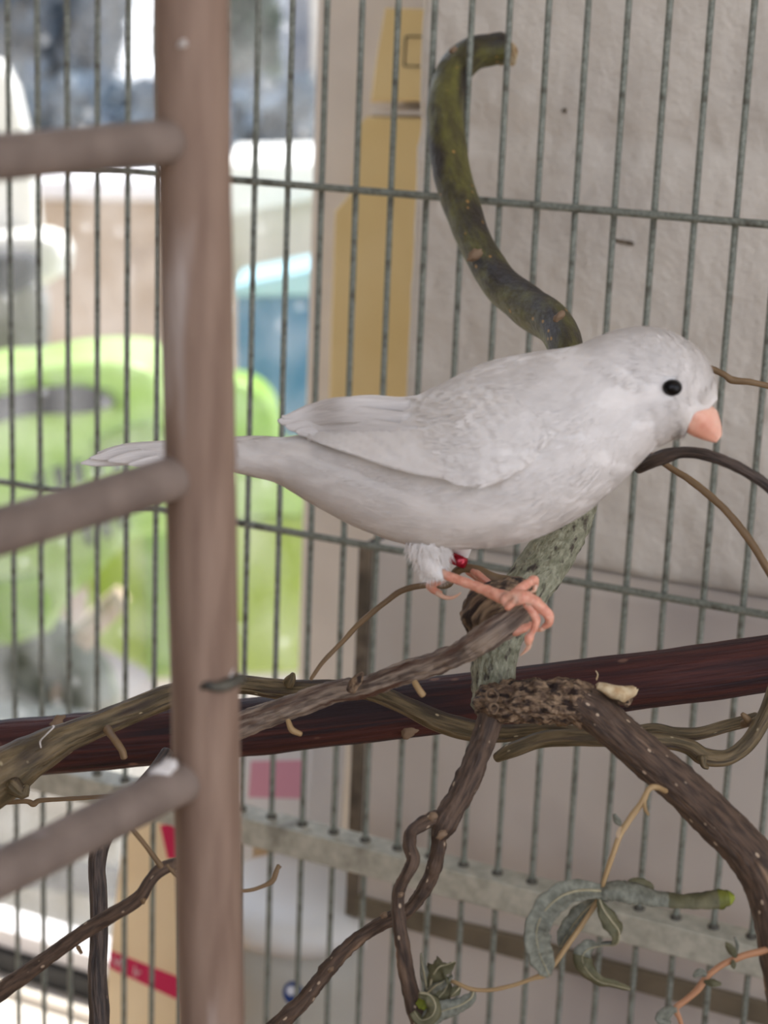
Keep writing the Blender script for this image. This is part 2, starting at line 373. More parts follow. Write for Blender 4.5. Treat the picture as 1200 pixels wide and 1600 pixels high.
# smooth lower panel, its dirty left edge and the brown strip that crosses it
YP = 0.052
xp = onY(582, 900, YP).x
bm = bmesh.new()
PX0, PX1, PZ0, PZ1 = xp, xw + 2.2, -1.2, zl
nx, nz = 90, 90
grid = []
for j in range(nz + 1):
    z = PZ1 - (PZ1 - PZ0) * (j / nz) ** 1.6; row = []
    for i in range(nx + 1):
        x = PX0 + (PX1 - PX0) * (i / nx) ** 2.2
        d = noise.fractal(Vector((x * 22, 3, z * 9)), 1.0, 2.0, 3) * 0.0012
        e = (PZ1 - z) / 0.003
        if e < 1: d += 0.003 * (1 - math.sqrt(max(0, 1 - (1 - e) ** 2)))
        row.append(bm.verts.new((x, YP + d, z)))
    grid.append(row)
for j in range(nz):
    for i in range(nx): bm.faces.new((grid[j][i], grid[j + 1][i], grid[j + 1][i + 1], grid[j][i + 1]))
strip_back([r[0] for r in grid], 0.30); strip_back(grid[0], 0.30); strip_back(grid[-1], 0.30); strip_back([r[-1] for r in grid], 0.30)
box(bm, PX0, PX1, 0.298, 0.2995, PZ0, PZ1)
panel = struct('wall_lower', bm, M['panel'], label='smooth grey-beige lower wall panel under the plaster', smooth=True)
bm = bmesh.new(); zs = onY(900, 1500, YP).z
box(bm, xp - 0.001, PX1 - 0.01, YP - 0.003, YP + 0.006, zs - 0.0042, zs + 0.0036, bev=0.0008)
struct('trim_1', bm, M['strip'], label='thin olive-brown strip running along the lower wall panel')
bm = bmesh.new()
box(bm, xp - 0.0055, xp - 0.0005, YP - 0.001, YP + 0.02, -1.19, zl - 0.001, bev=0.0008)
struct('trim_2', bm, M['grime'], label='dark dirty upright gap edging the lower wall panel')
# window frame : the right jamb with its grooves, bottom track, glass
xa0 = onY(503, 0, YG).x; xa1 = xw + 0.08
fr = bpy.data.objects.new('window_1', None); COL.objects.link(fr); fr.location = (xa0, YG, -0.4); tag(fr, 'white painted window frame with glass left of the plaster wall', None, None, 'structure')
WX0, WZ0, WZ1 = -1.25, -0.47, 0.75
wdt = xa1 - xa0
bm = bmesh.new(); box(bm, xa0, xa0 + wdt * 0.33, YG - 0.004, YG + 0.05, WZ0, WZ1, bev=0.0015); obj('jamb', bm, M['frame'], fr, smooth=False)
bm = bmesh.new(); box(bm, xa0 + wdt * 0.335, xa0 + wdt * 0.36, YG + 0.004, YG + 0.05, WZ0, WZ1); obj('groove', bm, M['strip'], fr, smooth=False)
bm = bmesh.new(); box(bm, xa0 + wdt * 0.36, xa1, YG - 0.009, YG + 0.05, WZ0, WZ1, bev=0.0015); obj('jamb', bm, M['frame_pink'], fr, smooth=False)
zb = onY(60, 1474, YG).z
z_gt = onY(60, 1502, YG).z; z_gb = onY(60, 1535, YG).z
bm = bmesh.new(); box(bm, WX0, xa0, YG + 0.002, YG + 0.024, z_gt + 0.0005, zb + 0.0005, bev=0.001); obj('glazing_bead', bm, M['coping'], fr, smooth=False)
bm = bmesh.new(); box(bm, WX0, xa0, YG - 0.002, YG + 0.04, z_gb, z_gt, bev=0.001); obj('gasket', bm, M['gasket'], fr, smooth=False)
bm = bmesh.new(); box(bm, WX0, xa0, YG - 0.012, YG + 0.04, WZ0, z_gb - 0.0005, bev=0.002); obj('bottom_rail', bm, M['frame'], fr, smooth=False)
bm = bmesh.new(); box(bm, WX0, xa1, YG, YG + 0.05, WZ1 + 0.001, WZ1 + 0.06, bev=0.002); obj('head', bm, M['frame'], fr, smooth=False)
bm = bmesh.new(); box(bm, WX0 - 0.05, WX0 - 0.001, YG, YG + 0.05, WZ0, WZ1, bev=0.002); obj('jamb', bm, M['frame'], fr, smooth=False)
bm = bmesh.new(); box(bm, WX0, xa0, YG + 0.018, YG + 0.022, zb + 0.0006, WZ1); pane = obj('pane', bm, M['glass'], fr, smooth=False)
bm = bmesh.new(); box(bm, WX0 - 1.2, PX1, YW, 0.30, WZ1 + 0.062, WZ1 + 0.7); struct('wall_top', bm, M['plaster'], label='plaster wall above the window')
bm = bmesh.new(); box(bm, WX0 - 1.2, WX0 - 0.052, YW, 0.30, -1.2, WZ1 + 0.06); struct('wall_left', bm, M['plaster'], label='plaster wall left of the window')
bm = bmesh.new(); box(bm, WX0 - 0.05, xp - 0.006, 0.09, 0.30, -1.2, WZ0 - 0.002); struct('wall_under', bm, M['panel'], label='wall below the window')
# interior floor and the ground outside
bm = bmesh.new(); box(bm, -2.6, 2.6, -3.2, 0.30, -1.25, -1.2); struct('floor', bm, M['floor'], label='warm brown unseen floor of the room, added for its bounce light')  # unseen floor, added in brown for a warm bounce from below
bm = bmesh.new(); box(bm, -14, 10, 0.301, 20, -1.05, -1.0); struct('terrace', bm, M['terrace'], label='sunlit pale terrace outside the window')

bm = bmesh.new(); box(bm, -2.6, 2.4, -1.5, 0.061, 1.45, 1.5); struct('ceiling', bm, M['plaster'], label='white unseen ceiling added to keep the sun off the room')  # unseen ceiling, added to block the sun and sized for sky light
bm = bmesh.new(); box(bm, -2.6, 0.0, -1.6, -1.501, -1.199, 1.5); box(bm, 0.0005, 2.4, -1.6, -1.501, -1.199, 0.10); struct('light_block_wall', bm, M['plaster'], label='unseen wall added behind the camera to cut frontal light, open at upper right')  # unseen wall added to cut frontal light; opening lets it in from upper right
bm = bmesh.new(); box(bm, WX0 - 1.3, WX0 - 1.21, -1.5, 0.061, -1.199, 1.449); struct('wall_side', bm, M['plaster'], label='left side wall of the room')
bm = bmesh.new(); box(bm, WX0 - 0.05, xp - 0.008, 0.0465, YG - 0.013, -0.46, -0.44, bev=0.002); struct('window_sill', bm, M['frame'], label='white window sill inside the window')
# table that carries cage, ladder and the packets
ZT = -0.44
tb = empty('table', (0.2, -0.15, -1.2), 'brown wooden table under the cage', 'table')
bm = bmesh.new(); box(bm, -0.35, 0.95, -0.62, 0.045, ZT - 0.03, ZT, bev=0.004); obj('tabletop', bm, M['table'], tb, smooth=False)
for x in (-0.3, 0.9):
    for y in (-0.57, 0.0):
        bm = bmesh.new(); box(bm, x - 0.025, x + 0.025, y - 0.025, y + 0.025, -1.2, ZT - 0.0302, bev=0.003); obj('leg', bm, M['table'], tb, smooth=False)

# ------------------------------------------------------------------ cream blocks on the window frame
def yslab(poly, Y, thick, m, name, label=None, cat=None, parent=None, bev=0.0015):
    b = bmesh.new(); frv = [b.verts.new(onY(x, y, Y)) for x, y in poly]; bk = [b.verts.new(v.co + Vector((0, thick, 0))) for v in frv]
    n = len(frv); f0 = b.faces.new(frv); b.faces.new(bk[::-1])
    for i in range(n): b.faces.new((frv[i], frv[(i + 1) % n], bk[(i + 1) % n], bk[i]))
    bmesh.ops.recalc_face_normals(b, faces=b.faces)
    if bev: bmesh.ops.bevel(b, geom=list(f0.edges), offset=bev, segments=3, profile=0.6, affect='EDGES', clamp_overlap=True)
    o = obj(name, b, m, parent, smooth=False)
    if label: tag(o, label, cat)
    return o
YC = 0.155
up = yslab([(600, 12), (690, 14), (686, 158), (577, 160), (586, 95)], YC, 0.0255, M['cream'], 'latch_cover', 'cream plastic cover with an outlined rectangle, high on the window frame', 'latch cover')
b = bmesh.new()
q = [onY(634, 57, YC - 0.0006), onY(662, 57, YC - 0.0006), onY(660, 104, YC - 0.0006), onY(631, 103, YC - 0.0006)]
for k in range(4): tube(b, [q[k], q[(k + 1) % 4]], [0.0004, 0.0004], 6)
obj('outline', b, M['strip'], up)
lo = yslab([(570, 182), (684, 186), (678, 425), (650, 426), (640, 700), (510, 700), (522, 330), (548, 300), (556, 200)], YC, 0.0255, M['cream'], 'strap_box', 'long cream plastic box widening downwards on the window frame', 'strap box')
yslab([(580, 172), (684, 172), (684, 181), (576, 181)], YC + 0.004, 0.02, M['frame'], 'rim', parent=lo, bev=0.0005)

# ------------------------------------------------------------------ packets between cage and window (standing on the table)
pk = empty('leaflet', onY(225, 1560, 0.05) * 1.0, 'cream leaflet with a bright pink lettered band, left of the ladder post', 'leaflet')
def ypoly(poly, Y, th, m, name, parent, kind=None, bev=0):
    o = yslab(poly, Y, th, m, name, parent=parent, bev=bev); return o
zbot = 1790
yl = 0.05
ypoly([(196, 1282), (300, 1275), (330, zbot), (150, zbot), (172, 1480)], yl, 0.004, M['paper'], 'sheet', pk)
ypoly([(172, 1486), (300, 1536), (298, 1572), (170, 1512)], yl - 0.0006, 0.0005, M['pink'], 'band', pk)
ypoly([(250, 1290), (300, 1282), (300, 1345), (262, 1342)], yl - 0.0006, 0.0005, M['pink'], 'print', pk)
def text(txt, px, py, Y, size, m, parent, rot=0.0, name='lettering'):
    cu = bpy.data.curves.new(name, 'FONT'); cu.body = txt; cu.size = size; cu.extrude = 0.0001; cu.align_x = 'CENTER'; cu.align_y = 'CENTER'
    t_ = bpy.data.objects.new(name, cu); COL.objects.link(t_); cu.materials.append(m)
    off = Vector((0, 0, 0)); p = parent
    while p: off += p.location; p = p.parent
    bpy.context.view_layer.update(); me_ = bpy.data.meshes.new_from_object(t_.evaluated_get(bpy.context.evaluated_depsgraph_get())); bpy.data.objects.remove(t_); bpy.data.curves.remove(cu)
    t_ = bpy.data.objects.new(name, me_); COL.objects.link(t_)
    if not me_.materials: me_.materials.append(m)
    t_.parent = parent; t_.location = onY(px, py, Y) - off; t_.rotation_euler = (math.pi / 2, rot, 0)
    return t_
text('W  lr', 198, 1512, yl - 0.0012, 0.0062, M['lettering'], pk, 0.14)
pb = empty('carton', onY(430, 1700, 0.10), 'white carton with a faded pink block, right of the ladder post behind the rail', 'carton')
ypoly([(330, 1166), (488, 1164), (470, 1500), (462, zbot), (330, zbot)], 0.10, 0.03, M['paper_white'], 'box', pb, bev=0.001)
ypoly([(392, 1190), (475, 1188), (470, 1248), (388, 1246)], 0.0994, 0.0005, M['soft_pink'], 'print', pb)
ypoly([(395, 1325), (440, 1318), (462, 1400), (398, 1402)], 0.0994, 0.0005, M['paper'], 'print', pb)
# round tub with a blue emblem
tc_ = onY(420, 1640, 0.05); zt0 = onY(420, 1400, 0.05).z
tub = empty('tub', (tc_.x + 0.006, 0.063, ZT), 'squat off-white tub with a round blue emblem, below the carton', 'tub')
def lathe(prof, cx, cy, seg=48):
    b = bmesh.new(); rings = []
    for r, z in prof: rings.append([b.verts.new((cx + r * math.cos(2 * math.pi * k / seg), cy + r * math.sin(2 * math.pi * k / seg), z)) for k in range(seg)])
    for i in range(len(rings) - 1):
        for k in range(seg): b.faces.new((rings[i][k], rings[i][(k + 1) % seg], rings[i + 1][(k + 1) % seg], rings[i + 1][k]))
    b.faces.new(rings[0]); b.faces.new(rings[-1][::-1])
    return b
cx, cy = tc_.x + 0.006, 0.063
RB = 0.034
obj('body', lathe([(RB * 0.88, ZT), (RB * 0.93, ZT + 0.01), (RB, zt0 - 0.03), (RB, zt0 - 0.012)], cx, cy), M['tub'], tub)
obj('lid', lathe([(RB + 0.0015, zt0 - 0.0115), (RB + 0.002, zt0 - 0.004), (RB * 0.94, zt0), (RB * 0.5, zt0 + 0.001)], cx, cy), M['white_plastic'], tub)
def cylprint(pxc, pyc, wpx, m, name, extra=0.0004):
    # round print wrapped on the tub's wall
    c = onY(pxc, pyc, cy - RB); b = bmesh.new(); a0 = math.asin(max(-1, min(1, (c.x - cx) / RB))); rr = wpx * 0.64 / F
    vs = []
    cv = b.verts.new((cx + (RB + extra) * math.sin(a0), cy - (RB + extra) * math.cos(a0), c.z))
    for k in range(28):
        t = 2 * math.pi * k / 28; a = a0 + rr * math.cos(t) / RB
        vs.append(b.verts.new((cx + (RB + extra) * math.sin(a), cy - (RB + extra) * math.cos(a), c.z + rr * math.sin(t) * 1.3)))
    for k in range(28): b.faces.new((vs[k], vs[(k + 1) % 28], cv))
    return obj(name, b, m, tub, smooth=False)
cylprint(452, 1556, 17, M['blue_print'], 'emblem')
cylprint(449, 1551, 7, M['white_print'], 'emblem_mark', 0.0007)
cylprint(458, 1566, 4, M['white_print'], 'emblem_mark', 0.0007)

# ------------------------------------------------------------------ bird cage
cage = empty('bird_cage', (0.144, 0, ZT), 'grey galvanised wire bird cage panel standing behind the bird', 'cage')
ZTOP, ZBOT, ZR = 0.20, -0.4305, -0.2141
b = bmesh.new()
n = 40
tube(b, [Vector((0, 0, ZBOT + (ZTOP - ZBOT) * k / n)) for k in range(n + 1)], [0.00098] * (n + 1), 10, rough=0.03, rscale=900)
w0 = obj('wire', b, M['wire'], cage, loc=(0, 0, 0))
for i in range(-14, 30):
    if i == 0: continue
    c = w0.copy(); COL.objects.link(c); c.parent = cage; c.location = w0.location + Vector((i * 0.012, 0, 0)); c.rotation_euler = (0, 0, random.uniform(0, 6))
XA, XB = -14 * 0.012 - 0.006, 29 * 0.012 + 0.006
for z in (0.0, -0.1117):
    b = bmesh.new(); n = 60
    tube(b, [Vector((XA + (XB - XA) * k / n, -0.0019, z)) for k in range(n + 1)], [0.00118] * (n + 1), 10, rough=0.03, rscale=900)
    obj('cross_wire', b, M['wire'], cage)
def rail(z1, z0):
    b = bmesh.new(); box(b, XA, XB, -0.0058, 0.0052, z0, z1, bev=0.0007); return obj('cage_rail', b, M['rail'], cage, smooth=False)
rail(ZR, ZR - 0.0098); rail(ZTOP + 0.01, ZTOP - 0.002); rail(ZBOT + 0.012, ZT + 0.0005)
# dark collars where the wires enter the rail
b = bmesh.new(); tube(b, [Vector((0, 0, ZR - 0.001)), Vector((0, 0, ZR + 0.0006)), Vector((0, 0, ZR + 0.0012))], [0.0019, 0.0018, 0.0012], 12)
c0 = obj('collar', b, M['weld'], cage)
for i in range(-14, 30):
    if i == 0: continue
    c = c0.copy(); COL.objects.link(c); c.parent = cage; c.location = c0.location + Vector((i * 0.012, 0, 0))

# ------------------------------------------------------------------ wooden ladder in the foreground
ZP0, ZP1 = 0.272, 0.320
Pt, Pb = pix(298, 0, ZP0), pix(331, 1600, ZP1)
ax = (Pb - Pt).normalized()
lad = empty('wooden_ladder', Pt + ax * ((ZT - Pt.z) / ax.z), 'brown wooden dowel ladder standing close to the camera on the left', 'ladder')
def post(A, shift):
    b = bmesh.new(); n = 60
    A0 = A + shift - ax * 0.10
    L = (ZT + 0.001 - A0.z) / ax.z
    C_ = [A0 + ax * (L * k / n) for k in range(n + 1)]
    tube(b, C_, [0.00555] * (n + 1), 36, rough=0.015, rscale=120)
    return obj('side_rail', b, M['ladder'], lad)
post(Pt, Vector())
RD = Vector((-0.0, -1, 0.0))
RD = (R.transposed() @ Vector((-(2700 - 600), -(0 - 800), -F))).normalized()      # measured rung direction, towards the camera
post(Pt, RD * 0.14)
for (px, py, wr) in ((296, 216, 0.0032), (300, 738, 0.0034), (304, 1198, 0.0035), (322, 1612, 0.0036)):
    # rung axis starts on the post's axis
    t = (py - 0) / 1600; Zc = ZP0 + (ZP1 - ZP0) * t
    P0 = pix(298 + 33 * t, py + (2 if py < 500 else (-4 if py < 1000 else 4)), Zc)
    b = bmesh.new(); n = 26
    C_ = [P0 + RD * (0.0015 + 0.142 * k / n) for k in range(n + 1)]
    tube(b, C_, [wr] * (n + 1), 28, rough=0.02, rscale=150)
    obj('rung', b, M['rung'], lad)
def blob(center, nrm, rx, ry, th, m, name, parent, seed=0):
    b = bmesh.new(); bmesh.ops.create_icosphere(b, subdivisions=3, radius=1)
    nrm = nrm.normalized(); u = nrm.orthogonal().normalized(); v = nrm.cross(u)
    for vv in b.verts:
        q = vv.co.copy(); k = 1 + 0.5 * noise.noise(q * 1.7 + Vector((seed, 0, 0)))
        vv.co = center + u * q.x * rx * k + v * q.y * ry * k + nrm * q.z * th
    return obj(name, b, m, parent)
def vdir(px, py): return -ray(px, py).normalized()
for (x, y, Z, rx, ry) in ((283, 205, 0.2735, 16, 20), (286, 68, 0.2685, 8, 5), (250, 1212, 0.298, 22, 16), (262, 1200, 0.2985, 18, 12), (318, 1360, 0.3075, 10, 9)):
    blob(pix(x, y, Z), vdir(x, y), rx * Z / F, ry * Z / F, 0.0007, M['dropping'], 'dropping', lad, x)
blob(pix(345, 1062, 0.2985), vdir(345, 1062), 22 * .3 / F, 12 * .3 / F, 0.0006, M['dropping'], 'dropping', lad, 5)
b = ptube([(312, 1078, 0.2975, 4), (322, 1071, 0.2965, 7), (338, 1074, 0.2965, 8), (355, 1070, 0.2975, 10), (372, 1062, 0.299, 9), (377, 1060, 0.301, 8)], 4, 10, 0.1)
obj('nail', b, M['nail'], lad)

# ------------------------------------------------------------------ branches
Zk = 0.395
wb = empty('willow_branch', pix(780, 1080, 0.40), 'thick twisted willow branch with grey-green trunk that the bird grips', 'branch')
# upper trunk: leaves through the wires at the top
b = ptube([(786, 75, .562, 25), (765, 78, .562, 25), (738, 84, .560, 26), (712, 108, .556, 28), (698, 150, .550, 29), (697, 205, .542, 29), (706, 268, .534, 30), (724, 330, .524, 29), (748, 388, .512, 27),
           (780, 440, .500, 29), (826, 480, .486, 33), (866, 508, .472, 31), (884, 545, .460, 28), (892, 600, .452, 30), (900, 680, .444, 32), (900, 740, .437, 33)], 8, 22, 0.05, 1, 130)
up_t = obj('upper_trunk', b, M['green_bark'], wb)
blob(pix(791, 80, .562), ray(900, 90) + Vector((0.6, 0, 0)), .0042, .0042, .0006, M['wood_raw'], 'cut_end', up_t)
for (x, y, Z, r_) in ((742, 398, .4985, 13), (874, 494, .4575, 10), (708, 78, .548, 7)):
    blob(pix(x, y, Z), vdir(x, y), r_ * Z / F, r_ * .6 * Z / F, .0012, M['brown_bark'], 'bark_knot', up_t, x)
b = ptube([(900, 730, .437, 34), (896, 790, .430, 36), (874, 845, .422, 36), (842, 892, .415, 38), (812, 935, .410, 38), (788, 975, .408, 37), (774, 1020, .407, 36), (770, 1065, .405, 33), (768, 1105, .403, 30)], 16, 48, 0.05, 2, 200, fine=.00035)
obj('trunk', b, M['grey_green'], wb)
# knob: short bent side shoot next to the foot
b = ptube([(812, 925, .398, 24), (780, 934, .392, 27), (752, 950, .390, 29), (750, 975, .396, 25), (762, 992, .402, 18)], 14, 40, 0.09, 3, 200, fine=.0004)
obj('knob', b, M['brown_bark'], wb)
b = bmesh.new()
for k in range(3):
    c = pix(740, 962, .380); rr = (18 - 5 * k) * .38 / F
    pts_ = [c + (R.transposed() @ Vector((rr * math.cos(a), rr * 1.2 * math.sin(a), 0))) for a in [2 * math.pi * i / 14 for i in range(15)]]
# right hand limb
b = ptube([(760, 1098, .402, 28), (795, 1097, .398, 32), (835, 1094, .396, 34), (875, 1094, .395, 35), (912, 1098, .394, 36)], 22, 56, 0.12, 4, 260, fine=.0007)
obj('knotted_limb', b, M['brown_bark'], wb)
b = ptube([(900, 1092, .393, 26), (930, 1112, .393, 32), (968, 1146, .391, 31), (1012, 1184, .389, 32), (1080, 1244, .385, 33), (1140, 1302, .381, 35), (1186, 1355, .378, 38), (1212, 1410, .376, 40), (1226, 1480, .375, 40), (1250, 1620, .380, 42), (1290, 1800, .390, 44)], 16, 44, 0.05, 5, 160, fine=.00022)
limb = obj('limb', b, M['dark_bark'], wb)
b = ptube([(935, 1072, .388, 6), (955, 1078, .388, 11), (975, 1084, .389, 12), (990, 1078, .389, 7)], 5, 8, 0.5, 6, 500, jag=0.0006)
obj('splinter', b, M['wood_raw'], wb)
b = ptube([(950, 1078, .391, 12), (970, 1090, .391, 13), (980, 1097, .390, 9)], 5, 10, 0.5, 7, 500)
obj('torn_stub', b, M['brown_bark'], wb)
b = ptube([(932, 1062, .388, 1.2), (934, 1054, .388, 1.0), (931, 1048, .388, .8)], 3, 6, 0); obj('fibre', b, M['wood_raw'], wb)
for (x, y, rr) in ((769, 1087, 9), (771, 1106, 6)):
    b = bmesh.new(); Z = .382 + random.uniform(0, .003) + (0.003 if y > 1118 or y < 1070 else 0); c = pix(x, y, Z)
    ring = [c + (RT @ Vector((rr * Z / F * math.cos(a), rr * Z / F * 1.1 * math.sin(a), 0))) for a in [2 * math.pi * i / 12 for i in range(12)]]
    tube(b, ring + [ring[0]], [2.6 * Z / F] * 13, 6, 0.3, 800, cap=False); obj('bark_knot', b, M['brown_bark'], wb)
# lower left side branch and its two forks
b = ptube([(772, 1090, .402, 26), (764, 1130, .400, 20), (752, 1165, .399, 19), (737, 1205, .397, 20), (716, 1248, .395, 20), (696, 1284, .394, 20), (686, 1304, .394, 15)], 16, 34, 0.08, 8, 260, fine=.0003)
obj('side_branch', b, M['dark_bark'], wb)
b = ptube([(682, 1276, .394, 12), (662, 1286, .392, 11), (643, 1300, .390, 10), (640, 1320, .388, 11), (645, 1344, .387, 11), (636, 1366, .387, 10), (623, 1392, .388, 10), (623, 1430, .388, 11), (629, 1480, .387, 12), (637, 1530, .386, 13), (650, 1575, .384, 15), (668, 1625, .382, 16), (690, 1720, .384, 16)], 14, 28, 0.07, 9, 300, fine=.0002)
obj('fork', b, M['dark_bark'], wb)
b = ptube([(686, 1300, .394, 13), (684, 1330, .395, 12), (676, 1362, .396, 12), (660, 1395, .397, 11), (640, 1420, .398, 11), (606, 1438, .399, 11), (568, 1460, .400, 11), (530, 1494, .400, 12), (500, 1530, .400, 12), (468, 1570, .400, 13), (425, 1610, .400, 14), (380, 1650, .402, 14), (320, 1740, .410, 15)], 14, 28, 0.08, 10, 300, fine=.0003)
obj('fork', b, M['dark_bark'], wb)
for (x, y, rr, Z) in ((690, 1304, 9, .387), (676, 1275, 8, .388), (600, 1430, 6, .395), (517, 1515, 5, .394), (626, 1398, 5, .382)):
    blob(pix(x, y, Z), vdir(x, y), rr * Z / F, rr * .7 * Z / F, .0009, M['brown_bark'], 'bark_knot', wb, x)
# the perch branch in the bird's grip
b = ptube([(822, 952, .382, 18), (800, 968, .381, 21), (766, 992, .382, 22), (724, 1018, .386, 19), (680, 1036, .390, 18), (630, 1052, .394, 18), (575, 1072, .398, 17), (520, 1082, .402, 18), (455, 1104, .406, 19), (395, 1126, .410, 20), (345, 1146, .412, 20), (300, 1160, .414, 16)], 16, 36, 0.06, 11, 300, fine=.0003)
pb_ = obj('gripped_branch', b, M['grey_bark'], wb); 
b = ptube([(548, 1078, .392, 8), (558, 1062, .391, 9), (566, 1052, .390, 3)], 4, 8, 0.3, 12, 500); obj('bud', b, M['brown_bark'], pb_)
b = ptube([(648, 1066, .389, 5), (655, 1078, .388, 5), (661, 1086, .388, 5)], 4, 8, 0.1, 13); obj('bud', b, M['twig'], pb_)
b = ptube([(450, 1126, .399, 4), (456, 1140, .398, 5), (470, 1147, .398, 4)], 4, 8, 0.1, 14); obj('bud', b, M['twig'], pb_)

def twig(name, pts, m, label=None, cat='twig', group=None, parent=None, rough=0.12, seed=0):
    b = ptube(pts, 7, 12, rough, seed, 500); o = obj(name, b, m, parent)
    if label: tag(o, label, cat, group)
    return o
# thin shoot curving from behind the foot
twig('shoot', [(486, 1061, .402, 3), (505, 1034, .402, 3.5), (535, 1003, .402, 4), (562, 974, .401, 4.5), (598, 944, .400, 4.5), (630, 922, .399, 5), (668, 914, .398, 5), (698, 914, .398, 6), (708, 900, .398, 7), (722, 888, .397, 7), (748, 892, .396, 8), (772, 906, .396, 11), (800, 918, .400, 18), (820, 925, .404, 20)], M['twig_dark'], parent=wb, seed=15)
# sprig with dry leaves
sz = .372
twig('sprig', [(1040, 1236, .380, 4), (1026, 1230, .375, 4.5), (1014, 1233, .374, 4.5), (1003, 1254, .373, 5), (986, 1277, .373, 5), (970, 1303, .373, 4.5), (957, 1337, .373, 4.5), (944, 1375, .374, 4), (935, 1405, .376, 4), (914, 1438, .376, 4), (890, 1472, .376, 4.5), (866, 1506, .376, 4.5), (850, 1522, .376, 6), (832, 1529, .376, 3.5), (800, 1540, .377, 3.5), (765, 1547, .378, 3.5), (735, 1545, .379, 3.5), (716, 1537, .380, 3), (702, 1533, .381, 3), (690, 1540, .381, 3)], M['twig'], parent=wb, seed=16)
twig('stalk', [(1006, 1250, .373, 3.5), (1008, 1264, .372, 3), (1013, 1273, .371, 2)], M['twig'], parent=wb, seed=17)

def leaf(pts, m, parent, n=8, fold=0.25, name='leaf', rib=True, ser=0.06, seed=0, wave=0.0, mats=None):
    """pts: (px, py, Z, half width px, twist degrees)"""
    s = cr_interp(pts, n); b = bmesh.new(); uvl = b.loops.layers.uv.verify(); rows = []; mid = []; K = 7
    P = [pix(x, y, Z) for x, y, Z, w_, a in s]; N_ = len(P); L = 0; Ls = []
    for i in range(N_):
        t = (P[min(i + 1, N_ - 1)] - P[max(0, i - 1)]).normalized(); vd = vdir(s[i][0], s[i][1])
        side = t.cross(vd).normalized(); vd2 = side.cross(t).normalized()
        a = math.radians(s[i][4]); sd_ = side * math.cos(a) + vd2 * math.sin(a); nn = vd2 * math.cos(a) - side * math.sin(a)
        w_ = max(s[i][3], 0.3) * s[i][2] / F
        if i: L += (P[i] - P[i - 1]).length
        Ls.append(L); row = []
        for k in range(K):
            u = k / (K - 1) * 2 - 1; ww = w_
            if abs(u) == 1: ww *= 1 + ser * .5 * math.sin(i * .9 + seed) + ser * random.uniform(-.5, 1) + .14 * noise.noise(Vector((i * .25, u * 3, seed)))
            off = -abs(u) ** 1.5 * fold * w_ + wave * w_ * math.sin(i * 0.9 + u * 2 + seed) * abs(u) + 0.22 * w_ * noise.noise(Vector((i * .22, u * 1.6, seed)))
            row.append(b.verts.new(P[i] + sd_ * u * ww + nn * off))
        rows.append(row); mid.append(P[i] + nn * 0.00018)
    for i in range(N_ - 1):
        for k in range(K - 1):
            f = b.faces.new((rows[i][k], rows[i][k + 1], rows[i + 1][k + 1], rows[i + 1][k]))
            if mats: f.material_index = mats(i / (N_ - 1))
            for lp, (kk, ii) in zip(f.loops, ((k, i), (k + 1, i), (k + 1, i + 1), (k, i + 1))): lp[uvl].uv = (kk * 0.0006, Ls[ii])
    o = obj(name, b, m, parent); md = o.modifiers.new('sol', 'SOLIDIFY'); md.thickness = 0.00025; md.offset = 0
    if rib:
        b = bmesh.new(); tube(b, mid, [max(0.0001, 0.0003 * (1 - i / N_)) for i in range(N_)], 6); obj('midrib', b, M['midrib'], o)
    return o
leaf([(938, 1392, .3735, 10, -10), (905, 1392, .371, 16, -20), (875, 1402, .369, 20, -10), (850, 1425, .368, 20, 5), (838, 1455, .368, 20, 12), (842, 1488, .369, 20, 18), (852, 1512, .370, 15, 22), (858, 1525, .371, 3, 20)], M['leaf'], wb, fold=-.35, seed=1)
leaf([(930, 1392, .374, 12, 30), (960, 1388, .373, 17, 30), (995, 1393, .373, 17, 25), (1030, 1400, .373, 15, 40), (1070, 1404, .373, 15, 40), (1100, 1404, .373, 15, 30), (1126, 1403, .373, 15, 15), (1140, 1402, .373, 11, 12), (1148, 1401, .373, 3, 10)], [M['leaf'], M['leaf_dark'], M['leaf_olive'], M['leaf_green']], wb, fold=.5, seed=2, ser=.08, rib=False, mats=lambda t: 3 if t > .86 else (2 if t > .72 else (1 if t > .42 else 0)))
leaf([(975, 1386, .3755, 5, 0), (995, 1380, .376, 9, 10), (1014, 1384, .376, 6, 10), (1020, 1392, .376, 2, 0)], M['leaf_dark'], wb, seed=3, rib=False)
leaf([(932, 1408, .3775, 4, 0), (914, 1422, .378, 13, 20), (896, 1444, .378, 16, 30), (882, 1466, .378, 13, 35), (875, 1480, .378, 3, 30)], M['leaf'], wb, seed=4, fold=.4)
leaf([(936, 1404, .374, 3, 10), (942, 1420, .3735, 9, 15), (954, 1438, .373, 15, 25), (966, 1456, .373, 14, 45), (962, 1474, .374, 12, 85), (942, 1476, .375, 9, 100), (920, 1482, .375, 14, 30), (910, 1496, .374, 15, 0), (916, 1514, .373, 12, -10), (934, 1532, .373, 9, -30), (960, 1539, .373, 7, -40), (984, 1545, .374, 3, -30)], [M['leaf_dark'], M['leaf']], wb, seed=5, fold=.3, mats=lambda t: 1 if .36 < t < .62 else 0)
leaf([(970, 1290, .3725, 2, 10), (964, 1282, .372, 6, 20), (959, 1272, .372, 2, 20)], M['leaf'], wb, n=4, seed=6, rib=False)
leaf([(970, 1292, .3725, 1.5, 0), (966, 1302, .3725, 3, 0), (965, 1310, .3725, 1, 0)], M['paper'], wb, n=4, seed=7, rib=False)
